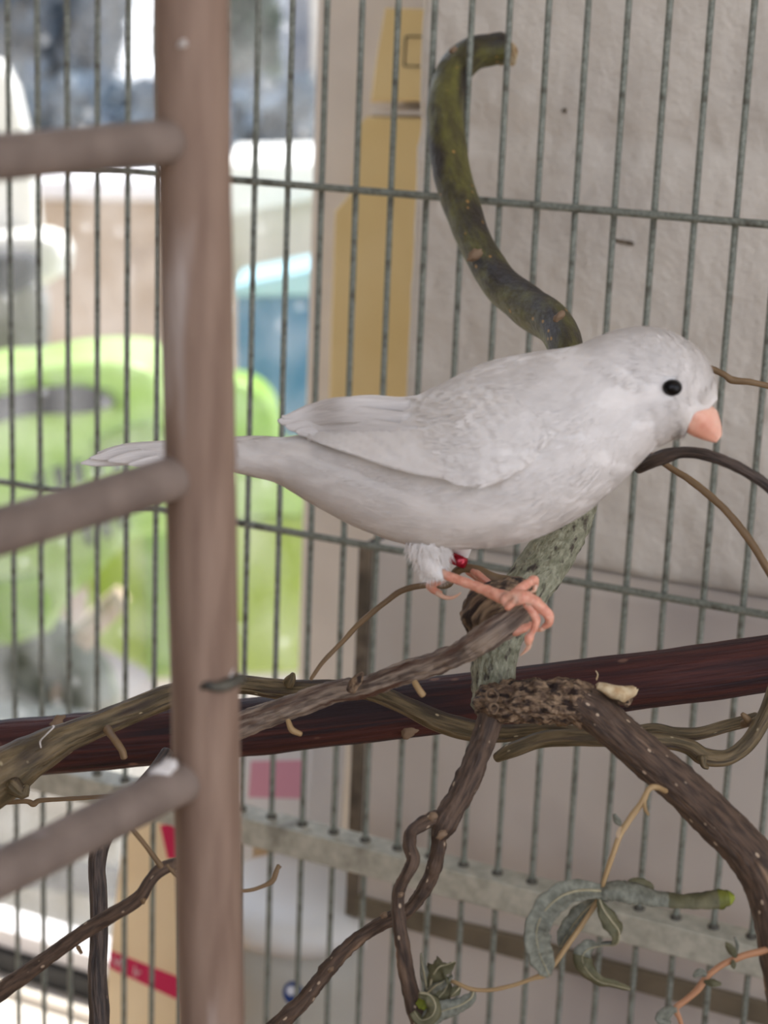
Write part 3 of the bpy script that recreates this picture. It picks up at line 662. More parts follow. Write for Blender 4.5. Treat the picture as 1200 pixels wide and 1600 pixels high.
# curled leaf cluster at the sprig's end
leaf([(668, 1548, .381, 5, 0), (664, 1525, .380, 7, 20), (660, 1505, .380, 4, 20), (658, 1489, .380, 1.5, 20)], M['leaf'], wb, n=5, seed=8)
leaf([(672, 1545, .380, 9, 0), (676, 1528, .379, 18, 20), (686, 1512, .378, 20, 30), (700, 1508, .378, 11, 50), (712, 1503, .378, 3, 60)], M['leaf_dark'], wb, n=6, seed=9, ser=.3, fold=.6)
leaf([(668, 1552, .380, 3, 0), (680, 1542, .378, 8, 40), (694, 1534, .378, 9, 60), (706, 1522, .378, 5, 60)], M['leaf'], wb, n=6, seed=10, ser=.3)
leaf([(700, 1535, .381, 6, 0), (694, 1548, .381, 14, 10), (684, 1560, .381, 16, 20), (682, 1570, .381, 4, 20)], M['leaf_dark'], wb, n=5, seed=11)
leaf([(718, 1543, .380, 3, 0), (712, 1549, .379, 8, 20), (704, 1557, .379, 2, 20)], M['leaf_dark'], wb, n=4, seed=12)
leaf([(740, 1548, .380, 3, 0), (735, 1560, .380, 9, 10), (715, 1572, .380, 12, 15), (690, 1580, .380, 15, 15), (672, 1592, .380, 14, 15), (660, 1606, .380, 5, 15)], M['leaf'], wb, n=6, seed=13)
leaf([(655, 1552, .3795, 6, 50), (672, 1556, .379, 11, 40), (680, 1572, .379, 12, 20), (674, 1588, .379, 11, 0), (658, 1594, .3795, 9, -20), (646, 1580, .380, 7, -40)], M['leaf_dark'], wb, n=6, seed=14, fold=.5)
leaf([(652, 1572, .3815, 5, 10), (662, 1566, .3812, 10, 10), (672, 1576, .3812, 9, 10)], M['leaf_green'], wb, n=5, seed=15, rib=False)

# reddish perch
b = ptube([(-160, 1186, .470, 46), (0, 1170, .468, 46), (250, 1150, .464, 46), (480, 1126, .460, 45), (700, 1100, .456, 45), (900, 1076, .452, 45), (1080, 1054, .448, 45), (1260, 1028, .444, 45), (1420, 1008, .440, 45)], 12, 32, 0.03, 20, 120)
pr = obj('perch', b, M['plum'], None); tag(pr, 'straight dark plum-red wooden perch crossing behind the branches', 'perch')
for (x, y, r_, Z) in ((640, 1142, 9, .452), (1176, 1082, 0, .44), (90, 1128, 8, .461)):
    if r_: blob(pix(x, y, Z), vdir(x, y), r_ * 1.6 * Z / F, r_ * Z / F, .001, M['brown_bark'], 'bark_knot', pr, x)

# olive branch winding through
ob = empty('olive_branch', pix(300, 1090, .43), 'long olive-brown branch winding in front of the plum perch', 'branch')
b = ptube([(-60, 1250, .414, 46), (0, 1212, .416, 42), (60, 1176, .418, 32), (110, 1150, .420, 24), (160, 1130, .422, 21), (210, 1110, .424, 20), (265, 1088, .425, 19), (320, 1074, .425, 17), (380, 1070, .424, 15), (430, 1076, .423, 16), (480, 1078, .422, 16), (540, 1076, .422, 14), (590, 1084, .422, 14), (640, 1106, .421, 15), (690, 1128, .421, 17), (740, 1142, .421, 17), (790, 1146, .421, 14), (850, 1140, .421, 12), (900, 1144, .420, 10), (960, 1146, .420, 9), (1020, 1140, .420, 10), (1055, 1146, .420, 10), (1092, 1146, .420, 10), (1130, 1136, .420, 10), (1168, 1126, .419, 10), (1182, 1120, .419, 8)], 7, 20, 0.07, 21, 250)
obj('stem', b, M['olive_bark'], ob)
b = ptube([(776, 1184, .414, 8), (800, 1172, .413, 12), (845, 1156, .412, 13), (895, 1152, .411, 14), (950, 1154, .411, 13), (1010, 1156, .411, 12), (1050, 1160, .411, 12), (1078, 1168, .411, 13), (1100, 1182, .411, 14), (1135, 1184, .411, 13), (1165, 1165, .411, 13), (1188, 1132, .411, 13), (1206, 1095, .411, 13), (1222, 1040, .411, 14)], 7, 18, 0.08, 22, 250)
obj('stem', b, M['olive_bark'], ob)
for sd_, pts in enumerate(([(168, 1140, .418, 8), (180, 1158, .412, 6), (190, 1172, .411, 6), (194, 1184, .411, 5)], [(452, 1066, .419, 11), (456, 1058, .418, 7), (458, 1053, .418, 4)], [(1098, 1184, .408, 8), (1100, 1196, .408, 5), (1106, 1200, .408, 3)],
                           [(1163, 1132, .416, 7), (1168, 1124, .412, 6), (1160, 1116, .411, 4)], [(20, 1225, .410, 14), (36, 1240, .410, 10), (42, 1228, .410, 5)], [(868, 1126, .405, 3), (875, 1132, .404, 4), (886, 1126, .404, 3)])):
    b = ptube(pts, 4, 9, 0.25, 30 + sd_, 500); obj('spur', b, M['twig_dark'] if sd_ in (0, 3, 5) else M['olive_bark'], ob)
b = ptube([(64, 1168, .404, 1.4), (63, 1158, .403, 1.4), (72, 1148, .402, 1.3), (84, 1136, .402, 1.3), (82, 1134, .402, 1)], 5, 6, 0); obj('fibre', b, M['dropping'], ob)

twig('bark_twig', [(-40, 1256, .43, 4), (0, 1254, .43, 4), (40, 1252, .43, 4), (52, 1256, .43, 5), (62, 1251, .43, 4), (90, 1249, .43, 3.5), (140, 1246, .43, 3.5), (230, 1240, .43, 3.5)], M['twig_dark'], 'thin brown twig lying level at the lower left edge', seed=40)
jb = empty('forked_branch', pix(150, 1440, .40), 'dark branch rising from the lower left corner to the ladder post', 'branch')
b = ptube([(-200, 1700, .42, 16), (-40, 1580, .404, 15), (0, 1550, .402, 14), (50, 1514, .400, 13), (100, 1478, .398, 12), (150, 1444, .396, 12), (195, 1418, .394, 12), (220, 1400, .393, 11), (235, 1376, .392, 10), (252, 1359, .392, 11), (278, 1349, .392, 10), (320, 1345, .392, 8)], 7, 16, 0.09, 41, 300)
obj('stem', b, M['dark_bark'], jb)
for pts in ([(252, 1354, .391, 5), (240, 1338, .391, 4), (222, 1314, .390, 4), (200, 1288, .390, 3.5), (185, 1270, .390, 3)], [(262, 1352, .391, 4), (280, 1372, .391, 3), (300, 1382, .391, 3)], [(300, 1382, .392, 3), (360, 1391, .392, 3.2), (390, 1391, .392, 3.2), (412, 1384, .392, 3.6), (426, 1376, .392, 4.5), (431, 1364, .392, 4.5), (435, 1352, .392, 3)],
            [(432, 1360, .392, 3), (439, 1354, .392, 1.5)], [(122, 1480, .394, 4), (127, 1489, .393, 3)], [(224, 1406, .390, 5), (224, 1412, .390, 2)]):
    b = ptube(pts, 5, 8, 0.1, 42, 500); obj('side_twig', b, M['twig_dark'], jb)
vb = obj('upright_branch', ptube([(170, 1830, .43, 18), (158, 1650, .424, 17), (155, 1580, .424, 16), (152, 1520, .424, 15), (155, 1460, .424, 14), (154, 1400, .424, 14), (152, 1350, .424, 14), (158, 1314, .424, 15), (178, 1280, .424, 15), (205, 1250, .424, 14), (240, 1210, .426, 13), (262, 1175, .428, 10)], 8, 18, 0.08, 43, 300), M['black_bark'])
tag(vb, 'dark upright branch behind the lowest full ladder rung', 'branch')
twig('black_twig', [(997, 733, .392, 8), (1010, 724, .390, 11), (1036, 714, .387, 12), (1066, 707, .385, 9), (1100, 710, .383, 9), (1135, 722, .381, 9), (1168, 738, .379, 9), (1205, 765, .378, 9), (1250, 820, .377, 9), (1290, 920, .380, 10), (1310, 1040, .385, 10)], M['black_bark'], 'thick near-black twig curving right from under the bird\'s chin', seed=44)
twig('brown_twig', [(1008, 708, .398, 3), (1022, 713, .398, 4.5), (1046, 730, .398, 5), (1075, 748, .397, 5.5), (1106, 772, .396, 6), (1138, 802, .395, 6), (1172, 845, .394, 6.5), (1200, 890, .393, 6.5), (1240, 960, .392, 7), (1280, 1060, .392, 8), (1300, 1200, .392, 8)], M['twig_dark'], 'thin brown twig arching down below the black one', seed=45)
twig('brown_twig', [(1090, 570, .400, 4), (1112, 576, .400, 5), (1132, 586, .399, 5), (1145, 594, .399, 6), (1172, 597, .398, 5), (1205, 604, .398, 5), (1260, 618, .397, 5), (1360, 640, .400, 6), (1480, 620, .410, 7)], M['twig_dark'], 'short brown twig at the right edge behind the bird\'s forehead', seed=46)
rt = twig('budding_twig', [(1420, 1400, .376, 7), (1330, 1440, .374, 6), (1250, 1462, .372, 6), (1200, 1483, .372, 5.5), (1160, 1494, .372, 5.5), (1128, 1508, .372, 5), (1105, 1526, .372, 5), (1090, 1546, .372, 5.5), (1070, 1564, .372, 5), (1056, 1576, .372, 5), (1062, 1592, .372, 4), (1070, 1620, .372, 4)], M['twig_rust'], 'rust-brown twig with small green buds in the lower right corner', seed=47)
for i_, pts in enumerate(([(1150, 1496, .371, 2, 0), (1144, 1486, .371, 7, 20), (1138, 1478, .371, 5, 20), (1134, 1472, .371, 1, 20)], [(1150, 1490, .371, 2, 0), (1152, 1476, .371, 3, 20), (1147, 1464, .371, 1, 0)], [(1145, 1500, .371, 2, 0), (1146, 1508, .371, 4, 0), (1147, 1514, .371, 1, 0)],
                          [(1104, 1524, .371, 3, 0), (1094, 1520, .371, 7, 20), (1083, 1526, .371, 2, 0)], [(1100, 1534, .371, 2, 0), (1114, 1536, .370, 6, 10), (1127, 1538, .370, 2, 10)], [(1058, 1578, .371, 3, 0), (1046, 1580, .371, 8, 10), (1032, 1592, .371, 9, 20), (1048, 1600, .371, 3, 0)])):
    leaf(pts, M['leaf'] if i_ % 2 else M['leaf_dark'], rt, n=4, rib=False, name='bud_leaf', seed=50 + i_)

# ------------------------------------------------------------------ the bird
def Zb(px): return .402 - (px - 130) / 1000 * .030
ST = [  # top, bottom outline points and half thickness (m)
    ((372, 686), (368, 738), .0045), ((410, 683), (400, 746), .0060), ((452, 682), (436, 757), .0082), ((520, 668), (492, 790), .0115), ((600, 642), (566, 828), .0145),
    ((680, 604), (650, 854), .0170), ((760, 566), (738, 858), .0185), ((835, 550), (826, 845), .0185), ((895, 541), (905, 808), .0168), ((940, 524), (962, 762), .0142),
    ((975, 514), (1000, 724), .0124), ((1010, 511), (1024, 701), .0116), ((1045, 518), (1046, 690), .0108), ((1076, 535), (1062, 682), .0096), ((1098, 555), (1072, 677), .0080),
    ((1112, 580), (1076, 672), .0064), ((1119, 606), (1083, 664), .0050), ((1121, 624), (1094, 655), .0032)]
SS = cr_interp([(a[0], a[1], c[0], c[1], w_) for a, c, w_ in ST], 7)
NB = 64
GROOVES = [((880, 680), 42, 9, -0.25, .0009), ((800, 705), 30, 8, -0.1, .0006), ((735, 752), 40, 9, 0.15, .0012), ((560, 740), 90, 8, .35, .0008), ((990, 640), 60, 14, -0.5, .0005), ((1000, 585), 40, 6, .5, .0004)]
def disp(x, y):
    d = 0
    for (gx, gy), lx, ly, an, amp in GROOVES:
        u = (x - gx) * math.cos(an) + (y - gy) * math.sin(an); v = -(x - gx) * math.sin(an) + (y - gy) * math.cos(an)
        d += amp * math.exp(-(u / lx) ** 2 - (v / ly) ** 2)
    return d
bird = empty('canary', pix(790, 930, .383), 'small white bird with pale pink beak perched on the twisted branch', 'bird')
bm = bmesh.new(); uvl = bm.loops.layers.uv.verify(); rings = []; surf = []
for i, (tx, ty, bx, by, wz) in enumerate(SS):
    ring = []; cx_, cy_ = (tx + bx) / 2, (ty + by) / 2; row = []
    for k in range(NB):
        a = 2 * math.pi * k / NB
        x = cx_ + math.cos(a) * (tx - cx_); y = cy_ + math.cos(a) * (ty - cy_)
        sn = math.sin(a); sn = math.copysign(abs(sn) ** 0.92, sn)
        Z = Zb(x) - sn * wz
        if sn > 0: Z += disp(x, y)
        P = pix(x, y, Z); 
        nz_ = noise.fractal(Vector((x * .012, y * .03, sn)), 1, 2, 3) * 0.00035
        P += vdir(x, y) * nz_
        ring.append(bm.verts.new(P)); row.append((x, y, Z, a))
    rings.append(ring); surf.append(row)
for i in range(len(rings) - 1):
    for k in range(NB): bm.faces.new((rings[i][k], rings[i][(k + 1) % NB], rings[i + 1][(k + 1) % NB], rings[i + 1][k]))
for rg in (rings[0], rings[-1]):
    c = bm.verts.new(sum((v.co for v in rg), Vector()) / NB)
    for k in range(NB): bm.faces.new((rg[k], rg[(k + 1) % NB], c))
# body front depth lookup
def front(x, y):
    best = None
    for (tx, ty, bx, by, wz) in SS:
        # distance of x,y from the station line
        dx, dy = bx - tx, by - ty; L2 = dx * dx + dy * dy; t = ((x - tx) * dx + (y - ty) * dy) / L2
        qx, qy = tx + dx * t, ty + dy * t; d = (x - qx) ** 2 + (y - qy) ** 2
        if best is None or d < best[0]: best = (d, t, wz)
    u = 2 * best[1] - 1
    return Zb(x) - best[2] * math.sqrt(max(0.04, 1 - u * u))
# thigh tufts, legs and toes belong to the same body mesh
def bt(pts, m_, seg=20, rough=0.04, n=9, seed=0):
    if m_: pts = [(x, y, Z, r_ * .86) for x, y, Z, r_ in pts]; rough = .16
    ptube(pts, n, seg, rough, seed, 900, True, 0, bm, m_)
bt([(668, 820, .386, 44), (668, 850, .384, 32), (672, 878, .383, 22), (682, 893, .3825, 15), (692, 901, .382, 9)], 0, seed=1)
bt([(712, 826, .396, 40), (718, 850, .397, 24), (722, 868, .398, 12)], 0, seed=2)
bt([(686, 893, .3822, 9), (702, 901, .3815, 8.5), (730, 911, .380, 9), (760, 922, .378, 10), (784, 932, .3765, 13), (800, 936, .376, 15)], 1, seed=3)      # near tarsus
bt([(790, 938, .3755, 15), (812, 934, .3745, 15), (830, 938, .374, 12), (846, 950, .374, 10.5), (858, 963, .3745, 9), (857, 974, .3755, 7), (850, 980, .3765, 5)], 1, seed=4)   # toe
bt([(804, 928, .3765, 10), (816, 918, .377, 9), (828, 910, .378, 8), (835, 906, .379, 8), (837, 916, .380, 5)], 1, seed=5)
bt([(824, 944, .374, 9), (834, 958, .374, 8.5), (838, 972, .3745, 7.5), (832, 988, .3755, 6), (827, 997, .376, 8.5), (826, 1004, .3765, 7)], 1, seed=6)
bt([(796, 944, .3755, 9), (794, 948, .374, 7), (806, 936, .3735, 7)], 1, seed=7)
bt([(830, 976, .381, 6), (818, 981, .380, 9), (806, 986, .380, 9), (799, 987, .381, 5)], 1, seed=8)
bt([(716, 866, .398, 8), (726, 885, .398, 7.5), (742, 898, .3975, 8), (760, 910, .397, 9)], 1, seed=9)     # far tarsus
bt([(740, 892, .396, 8), (752, 902, .3945, 7), (766, 911, .394, 5)], 1, seed=10)
bt([(700, 898, .386, 9), (686, 906, .388, 9), (673, 913, .390, 8.5), (676, 921, .389, 7.5), (688, 928, .388, 5)], 1, seed=11)
body = obj('body', bm, [M['white_feather'], M['skin']], bird)
for pts in ([(851, 979, .3765, 4.5), (846, 983, .3765, 4), (838, 984, .377, 3), (829, 983, .3775, 1.4)], [(837, 912, .3795, 4), (835, 922, .379, 3.4), (830, 925, .378, 1.4)], [(826, 1002, .3765, 6), (826, 1010, .377, 4.2), (820, 1018, .3775, 2.8), (813, 1024, .378, 1)],
            [(684, 927, .388, 4.6), (694, 933, .387, 3.6), (706, 934, .3865, 2.8), (715, 930, .386, 2), (720, 926, .386, 1)]):
    b = ptube(pts, 6, 10, 0, 0); obj('claw', b, M['claw'], bird)
# leg ring on the far leg: short open band
b = bmesh.new(); A = pix(709, 874, .3925); B_ = pix(722, 877, .3925)
A, B_ = pix(713, 884, .3945), pix(720, 868, .3945)
n = 5
tube(b, [A.lerp(B_, k / n) for k in range(n + 1)], [.00165, .0019, .00195, .00195, .0019, .00165], 26)
obj('leg_ring', b, M['ring'], bird)
# beak
bk = [((1098, 626), (1062, 660), .0046), ((1109, 632), (1067, 669), .0048), ((1120, 641), (1076, 678), .0042), ((1125, 655), (1091, 685), .0032), ((1128, 669), (1108, 690), .0019), ((1128, 681), (1119, 692), .0009)]
b = bmesh.new(); rg_ = []
for (tx, ty, bx, by, wz) in cr_interp([(a[0], a[1], c[0], c[1], w_) for a, c, w_ in bk], 6):
    cx_, cy_ = (tx + bx) / 2, (ty + by) / 2; ring = []
    for k in range(28):
        a = 2 * math.pi * k / 28; s_ = math.sin(a); ridge = 1 - .10 * math.exp(-((math.cos(a) + .35) / .14) ** 2)
        ring.append(b.verts.new(pix(cx_ + math.cos(a) * (tx - cx_), cy_ + math.cos(a) * (ty - cy_), Zb(1100) - .0005 - s_ * wz * ridge)))
    rg_.append(ring)
for i in range(len(rg_) - 1):
    for k in range(28): b.faces.new((rg_[i][k], rg_[i][(k + 1) % 28], rg_[i + 1][(k + 1) % 28], rg_[i + 1][k]))
b.faces.new(rg_[0]); b.faces.new(rg_[-1][::-1])
obj('beak', b, M['beak'], bird)
# eyes
for sgn in (1, -1):
    zf = front(1050, 606); zc = Zb(1050); Ze = zf + .0003 if sgn > 0 else 2 * zc - zf - .0003
    b = bmesh.new(); bmesh.ops.create_uvsphere(b, u_segments=24, v_segments=16, radius=1.0)
    c = pix(1050, 606, Ze)
    for v in b.verts: v.co = c + RT @ Vector((v.co.x * 15.5 * .374 / F, v.co.y * 13 * .374 / F, v.co.z * .0019))
    obj('eye', b, M['eye'], bird)
# near wing: shell lying over the flank
Uu = [(872, 640), (835, 606), (790, 596), (735, 602), (680, 612), (630, 620), (580, 617), (540, 621), (495, 636), (460, 646), (440, 652)]
Ll = [(876, 664), (852, 700), (815, 732), (770, 754), (732, 757), (690, 748), (648, 741), (604, 729), (556, 712), (508, 696), (462, 676)]
def make_wing(side):
    b = bmesh.new(); K = 18; rows = []; 
    su = cr_interp(Uu, 7); sl = cr_interp(Ll, 7); n_ = len(su)
    for i in range(n_):
        t = i / (n_ - 1); row = []
        for k in range(K + 1):
            v = k / K; x = su[i][0] * (1 - v) + sl[i][0] * v; y = su[i][1] * (1 - v) + sl[i][1] * v
            fz = front(x, y); th = .0022 * min(1, max(0, (t - .06) / .28)) - .0009 * (1 - min(1, t / .25))
            th *= 0.55 + 0.45 * min(1, t * 1.4)
            if v < .3 and t < .55: th -= .0016 * (1 - v / .3) * (1 - t / .55)
            th += .0010 * math.sin(math.pi * min(1, v * 1.0)) * t
            th += 0.00035 * noise.fractal(Vector((x * .01, y * .05, 2)), 1, 2, 3)
            if v > .4: th += .0022 * ((v - .4) / .6) * min(1, max(0, (t - .12) * 5)) * (1 - .3 * t)
            Z = fz - th
            if t > .62:                      # beyond the body the wing closes over the tail
                q = (t - .62) / .38; Zt = Zb(x) - .0065 * (1 - q * .6) - .001 * math.sin(math.pi * v); Z = Z * (1 - q) + min(Z, Zt) * q
            if side < 0: Z = 2 * Zb(x) - Z
            row.append((x, y, Z))
        rows.append(row)
    fv = [[b.verts.new(pix(*p)) for p in r] for r in rows]
    bv = [[b.verts.new(pix(p[0], p[1], p[2] + side * (.0012 + .0006 * math.sin(math.pi * k / K)))) for k, p in enumerate(r)] for r in rows]
    for i in range(n_ - 1):
        for k in range(K):
            b.faces.new((fv[i][k], fv[i][k + 1], fv[i + 1][k + 1], fv[i + 1][k])); b.faces.new((bv[i][k], bv[i + 1][k], bv[i + 1][k + 1], bv[i][k + 1]))
        b.faces.new((fv[i][0], fv[i + 1][0], bv[i + 1][0], bv[i][0])); b.faces.new((fv[i][K], bv[i][K], bv[i + 1][K], fv[i + 1][K]))
    for i in (0, n_ - 1):
        for k in range(K): b.faces.new((fv[i][k], fv[i][k + 1], bv[i][k + 1], bv[i][k]))
    return obj('wing', b, M['white_feather'], bird), rows
wing, wrows = make_wing(1)
wing2, _ = make_wing(-1)
def feather(pts, parent, name='flight_feather', th=.00025, seed=0, camber=.25):
    """pts: (px,py,Z,half width px)"""
    s = cr_interp(pts, 7); b = bmesh.new(); uvl = b.loops.layers.uv.verify(); rows = []; K = 6; N_ = len(s); P = [pix(*q[:3]) for q in s]; L = 0
    for i in range(N_):
        t = (P[min(i + 1, N_ - 1)] - P[max(i - 1, 0)]).normalized(); vd = vdir(s[i][0], s[i][1]); side = t.cross(vd).normalized(); nn = side.cross(t).normalized()
        w_ = max(s[i][3], .3) * s[i][2] / F
        if i: L += (P[i] - P[i - 1]).length
        rows.append(([b.verts.new(P[i] + side * (k / K * 2 - 1) * w_ - nn * (abs(k / K * 2 - 1) ** 2) * w_ * camber) for k in range(K + 1)], L, w_))
    for i in range(N_ - 1):
        for k in range(K):
            f = b.faces.new((rows[i][0][k], rows[i][0][k + 1], rows[i + 1][0][k + 1], rows[i + 1][0][k]))
            for lp, (kk, ii) in zip(f.loops, ((k, i), (k + 1, i), (k + 1, i + 1), (k, i + 1))): lp[uvl].uv = (kk * .0008, rows[ii][1])
    o = obj(name, b, M['flight'], parent); md = o.modifiers.new('sol', 'SOLIDIFY'); md.thickness = th; md.offset = 0
    return o
fz = lambda x, y, d: min(front(x, y), Zb(x) - .006) - d
for i_, (a, m_, tip, w_) in enumerate((((640, 634), (540, 632), (440, 651), 12), ((640, 655), (540, 648), (434, 657), 14), ((650, 676), (550, 664), (446, 666), 14), ((660, 700), (570, 685), (462, 674), 15), ((680, 722), (590, 706), (480, 686), 15), ((700, 738), (620, 724), (520, 700), 12))):
    d = .0040 + .0002 * i_
    feather([(a[0], a[1], fz(a[0], a[1], .0020), w_ * .7), (m_[0], m_[1], Zb(m_[0]) - .0100 + .0003 * i_ - .0018, w_), ((m_[0] + tip[0]) / 2, (m_[1] + tip[1]) / 2, Zb(tip[0]) - .0085, w_ * .95), (tip[0] + 14, tip[1] + 1, Zb(tip[0]) - .0076, w_ * .55), (tip[0], tip[1], Zb(tip[0]) - .0074, 1.5)], wing)
# tail feathers
for i_, (tip, ys, ym, dz, w_) in enumerate((((126, 724), 700, 698, -.0014, 15), ((140, 716), 694, 694, -.0022, 14), ((152, 708), 692, 693, -.0006, 12), ((168, 720), 708, 706, -.0028, 15), ((200, 726), 710, 714, -.0032, 14), ((250, 726), 714, 718, -.0036, 13), ((160, 721), 712, 702, .0012, 14), ((178, 720), 704, 700, .0026, 14))):
    feather([(470, ys + 8, Zb(470) + dz, 13), (400, ys + 4, Zb(400) + dz, 15), (300, ym + 6, Zb(300) + dz, w_), (tip[0] + 60, tip[1] - 10 + (4 if tip[0] > 150 else 0), Zb(tip[0]) + dz, w_ * .9), (tip[0] + 22, tip[1] - 3, Zb(tip[0]) + dz, w_ * .5), (tip[0], tip[1], Zb(tip[0]) + dz, 1)], bird, 'tail_feather')
# down: fine short feathers over the body, swept back
def down(rowsurf, count, name, parent, lmin, lmax, closed=True, lift=.12, skip=None):
    b = bmesh.new(); ni = len(rowsurf)
    for _ in range(count):
        i = random.uniform(1, ni - 2); i0 = int(i); fi = i - i0; r0, r1 = rowsurf[i0], rowsurf[i0 + 1]; nk = len(r0)
        if closed:
            k = random.uniform(0, nk * .5 + 2) - 1; k0 = int(math.floor(k)) % nk; k1 = (k0 + 1) % nk; fk = k - math.floor(k)
        else:
            k = random.uniform(0, nk - 1.001); k0 = int(k); k1 = k0 + 1; fk = k - k0
        def P(ii, kk): q = rowsurf[ii][kk]; return pix(q[0], q[1], q[2])
        p = P(i0, k0).lerp(P(i0, k1), fk).lerp(P(i0 + 1, k0).lerp(P(i0 + 1, k1), fk), fi)
        du = P(i0 + 1, k0) - P(i0, k0); dv = P(i0, k1) - P(i0, k0); nn = du.cross(dv)
        if nn.length < 1e-12: continue
        nn.normalize(); c_ = vdir(r0[k0][0], r0[k0][1])
        if closed:
            if nn.dot(pix(r0[k0][0], r0[k0][1], r0[k0][2]) - pix(r0[0][0] * .5 + r0[nk // 2][0] * .5, r0[0][1] * .5 + r0[nk // 2][1] * .5, Zb(r0[0][0]))) < 0: nn = -nn
            back = -du.normalized()
        else:
            if nn.dot(c_) < 0: nn = -nn
            back = du.normalized()
        s_ = nn.cross(back).normalized(); back = (back + s_ * random.uniform(-.25, .25)).normalized()
        if closed and (Vector((r0[k0][0] - 1050, r0[k0][1] - 606)).length < 24 or r0[k0][0] > 1078 and r0[k0][1] > 632): continue
        L = random.uniform(lmin, lmax); wd = random.uniform(.00012, .00028); li = random.uniform(.3, 1) * lift
        a = b.verts.new(p - nn * .0001 + s_ * wd); a2 = b.verts.new(p - nn * .0001 - s_ * wd)
        q = p + back * L * .55 + nn * L * li * .8; m1_ = b.verts.new(q + s_ * wd * .8); m2_ = b.verts.new(q - s_ * wd * .8)
        e = b.verts.new(p + back * L + nn * L * li)
        b.faces.new((a, a2, m2_, m1_)); b.faces.new((m1_, m2_, e))
    me = bpy.data.meshes.new(name); b.to_mesh(me); b.free(); o = bpy.data.objects.new(name, me); COL.objects.link(o); o.parent = parent
    off = Vector((0, 0, 0)); p = parent
    while p: off += p.location; p = p.parent
    o.location = -off; me.materials.append(M['down']); o['kind'] = 'stuff'
    for p in me.polygons: p.use_smooth = True
    return o
down(surf, 24000, 'down', bird, .0016, .0036, lift=.035)
down(wrows[:int(len(wrows) * .5)], 3200, 'down', bird, .0014, .0028, closed=False, lift=.03)
# fluffy thigh fringe
b = bmesh.new()
for _ in range(700):
    t = random.random(); a = random.uniform(0, 6.28); x = 668 + 14 * t; y = 845 + 48 * t; r_ = (34 - 24 * t)
    p = pix(x + math.cos(a) * r_, y + 3, .383 + math.sin(a) * r_ * .38 / F); dwn = RT @ Vector((random.uniform(-.35, .35) + math.cos(a) * .25, 1, random.uniform(-.2, .2)))
    L = random.uniform(.0015, .0034); sdv = RT @ Vector((1, 0, 0)); wd = .00012
    v = [b.verts.new(p + sdv * wd), b.verts.new(p - sdv * wd), b.verts.new(p + dwn * L)]; b.faces.new(v)
o = obj('down', b, M['white_feather'], bird); o['kind'] = 'stuff'

# ------------------------------------------------------------------ outside the window
def out(name, poly, D, th, m, parent, bev=0.0, sm=0):
    return obj(name, slab(poly, D, th, bev, sm), m, parent, smooth=False)
gz = -1.0
def ground(px, D): p = onP(px, 800, D); return Vector((p.x, p.y, gz))
def gy(px, D):      # pixel row where the ground lies at distance D
    P = ground(px, D) - CAM; q = R @ P; return 800 + F * q.y / q.z
# beige wall with coping
D = 3.0
g_ = gy(200, D)
bw = empty('garden_wall', ground(200, D), 'low beige rendered wall with a white coping across the terrace', 'wall')
out('wall_body', [(-700, 300), (700, 322), (700, gy(700, D)), (-700, gy(-700, D))], D, .25, M['tan'], bw)
out('coping', [(-700, 266), (700, 290), (700, 322), (-700, 300)], D - .04, .36, M['coping'], bw, .01)
# big white lidded box and blue bin
D = 2.05
cb = empty('storage_box', ground(430, D), 'white plastic storage box with an overhanging lid, right of the ladder post', 'storage box')
out('lid', [(330, 255), (560, 252), (560, 300), (330, 342)], D - .03, .34, M['white_plastic'], cb, .008)
out('box_body', [(340, 336), (560, 300), (560, 392), (340, 446)], D, .30, M['tub'], cb, .004)
out('box_leg', [(510, 380), (560, 380), (560, gy(530, D)), (510, gy(530, D))], D + .02, .2, M['tub'], cb)
out('box_leg', [(300, 440), (338, 440), (338, gy(330, D)), (300, gy(330, D))], D + .02, .2, M['tub'], cb)
D = 1.86
bb = empty('blue_bin', ground(440, D), 'blue plastic bin with a pale blue lid below the storage box', 'bin')
out('bin_body', [(368, 462), (560, 460), (552, gy(540, D)), (378, gy(380, D))], D, .1, M['blue'], bb, .004)
out('bin_lid', [(364, 446), (562, 404), (562, 460), (364, 464)], D - .01, .13, M['pale_blue'], bb, .004)
# chair at the far left
D = 1.75
ch = empty('garden_chair', ground(0, D), 'white plastic garden chair with grey seat at the left edge', 'chair')
out('backrest', [(-160, 60), (-60, 78), (0, 96), (22, 140), (38, 210), (52, 300), (62, 400), (-160, 420)], D, .03, M['white_plastic'], ch, .006, 0)
out('arm', [(-160, 372), (60, 366), (88, 376), (98, 400), (94, 432), (70, 446), (-160, 452)], D - .06, .06, M['white_plastic'], ch, .01)
out('arm_pad', [(-160, 396), (44, 398), (52, 410), (50, 446), (24, 462), (-160, 488)], D - .09, .028, M['dark_plastic'], ch, .006)
out('seat', [(-160, 470), (58, 450), (66, 480), (62, 600), (-160, 610)], D - .02, .04, M['grey_plastic'], ch, .008)
for x in (-140, 30): out('leg', [(x, 600), (x + 34, 600), (x + 26, gy(x, D)), (x + 4, gy(x, D))], D, .03, M['grey_plastic'], ch, .004)
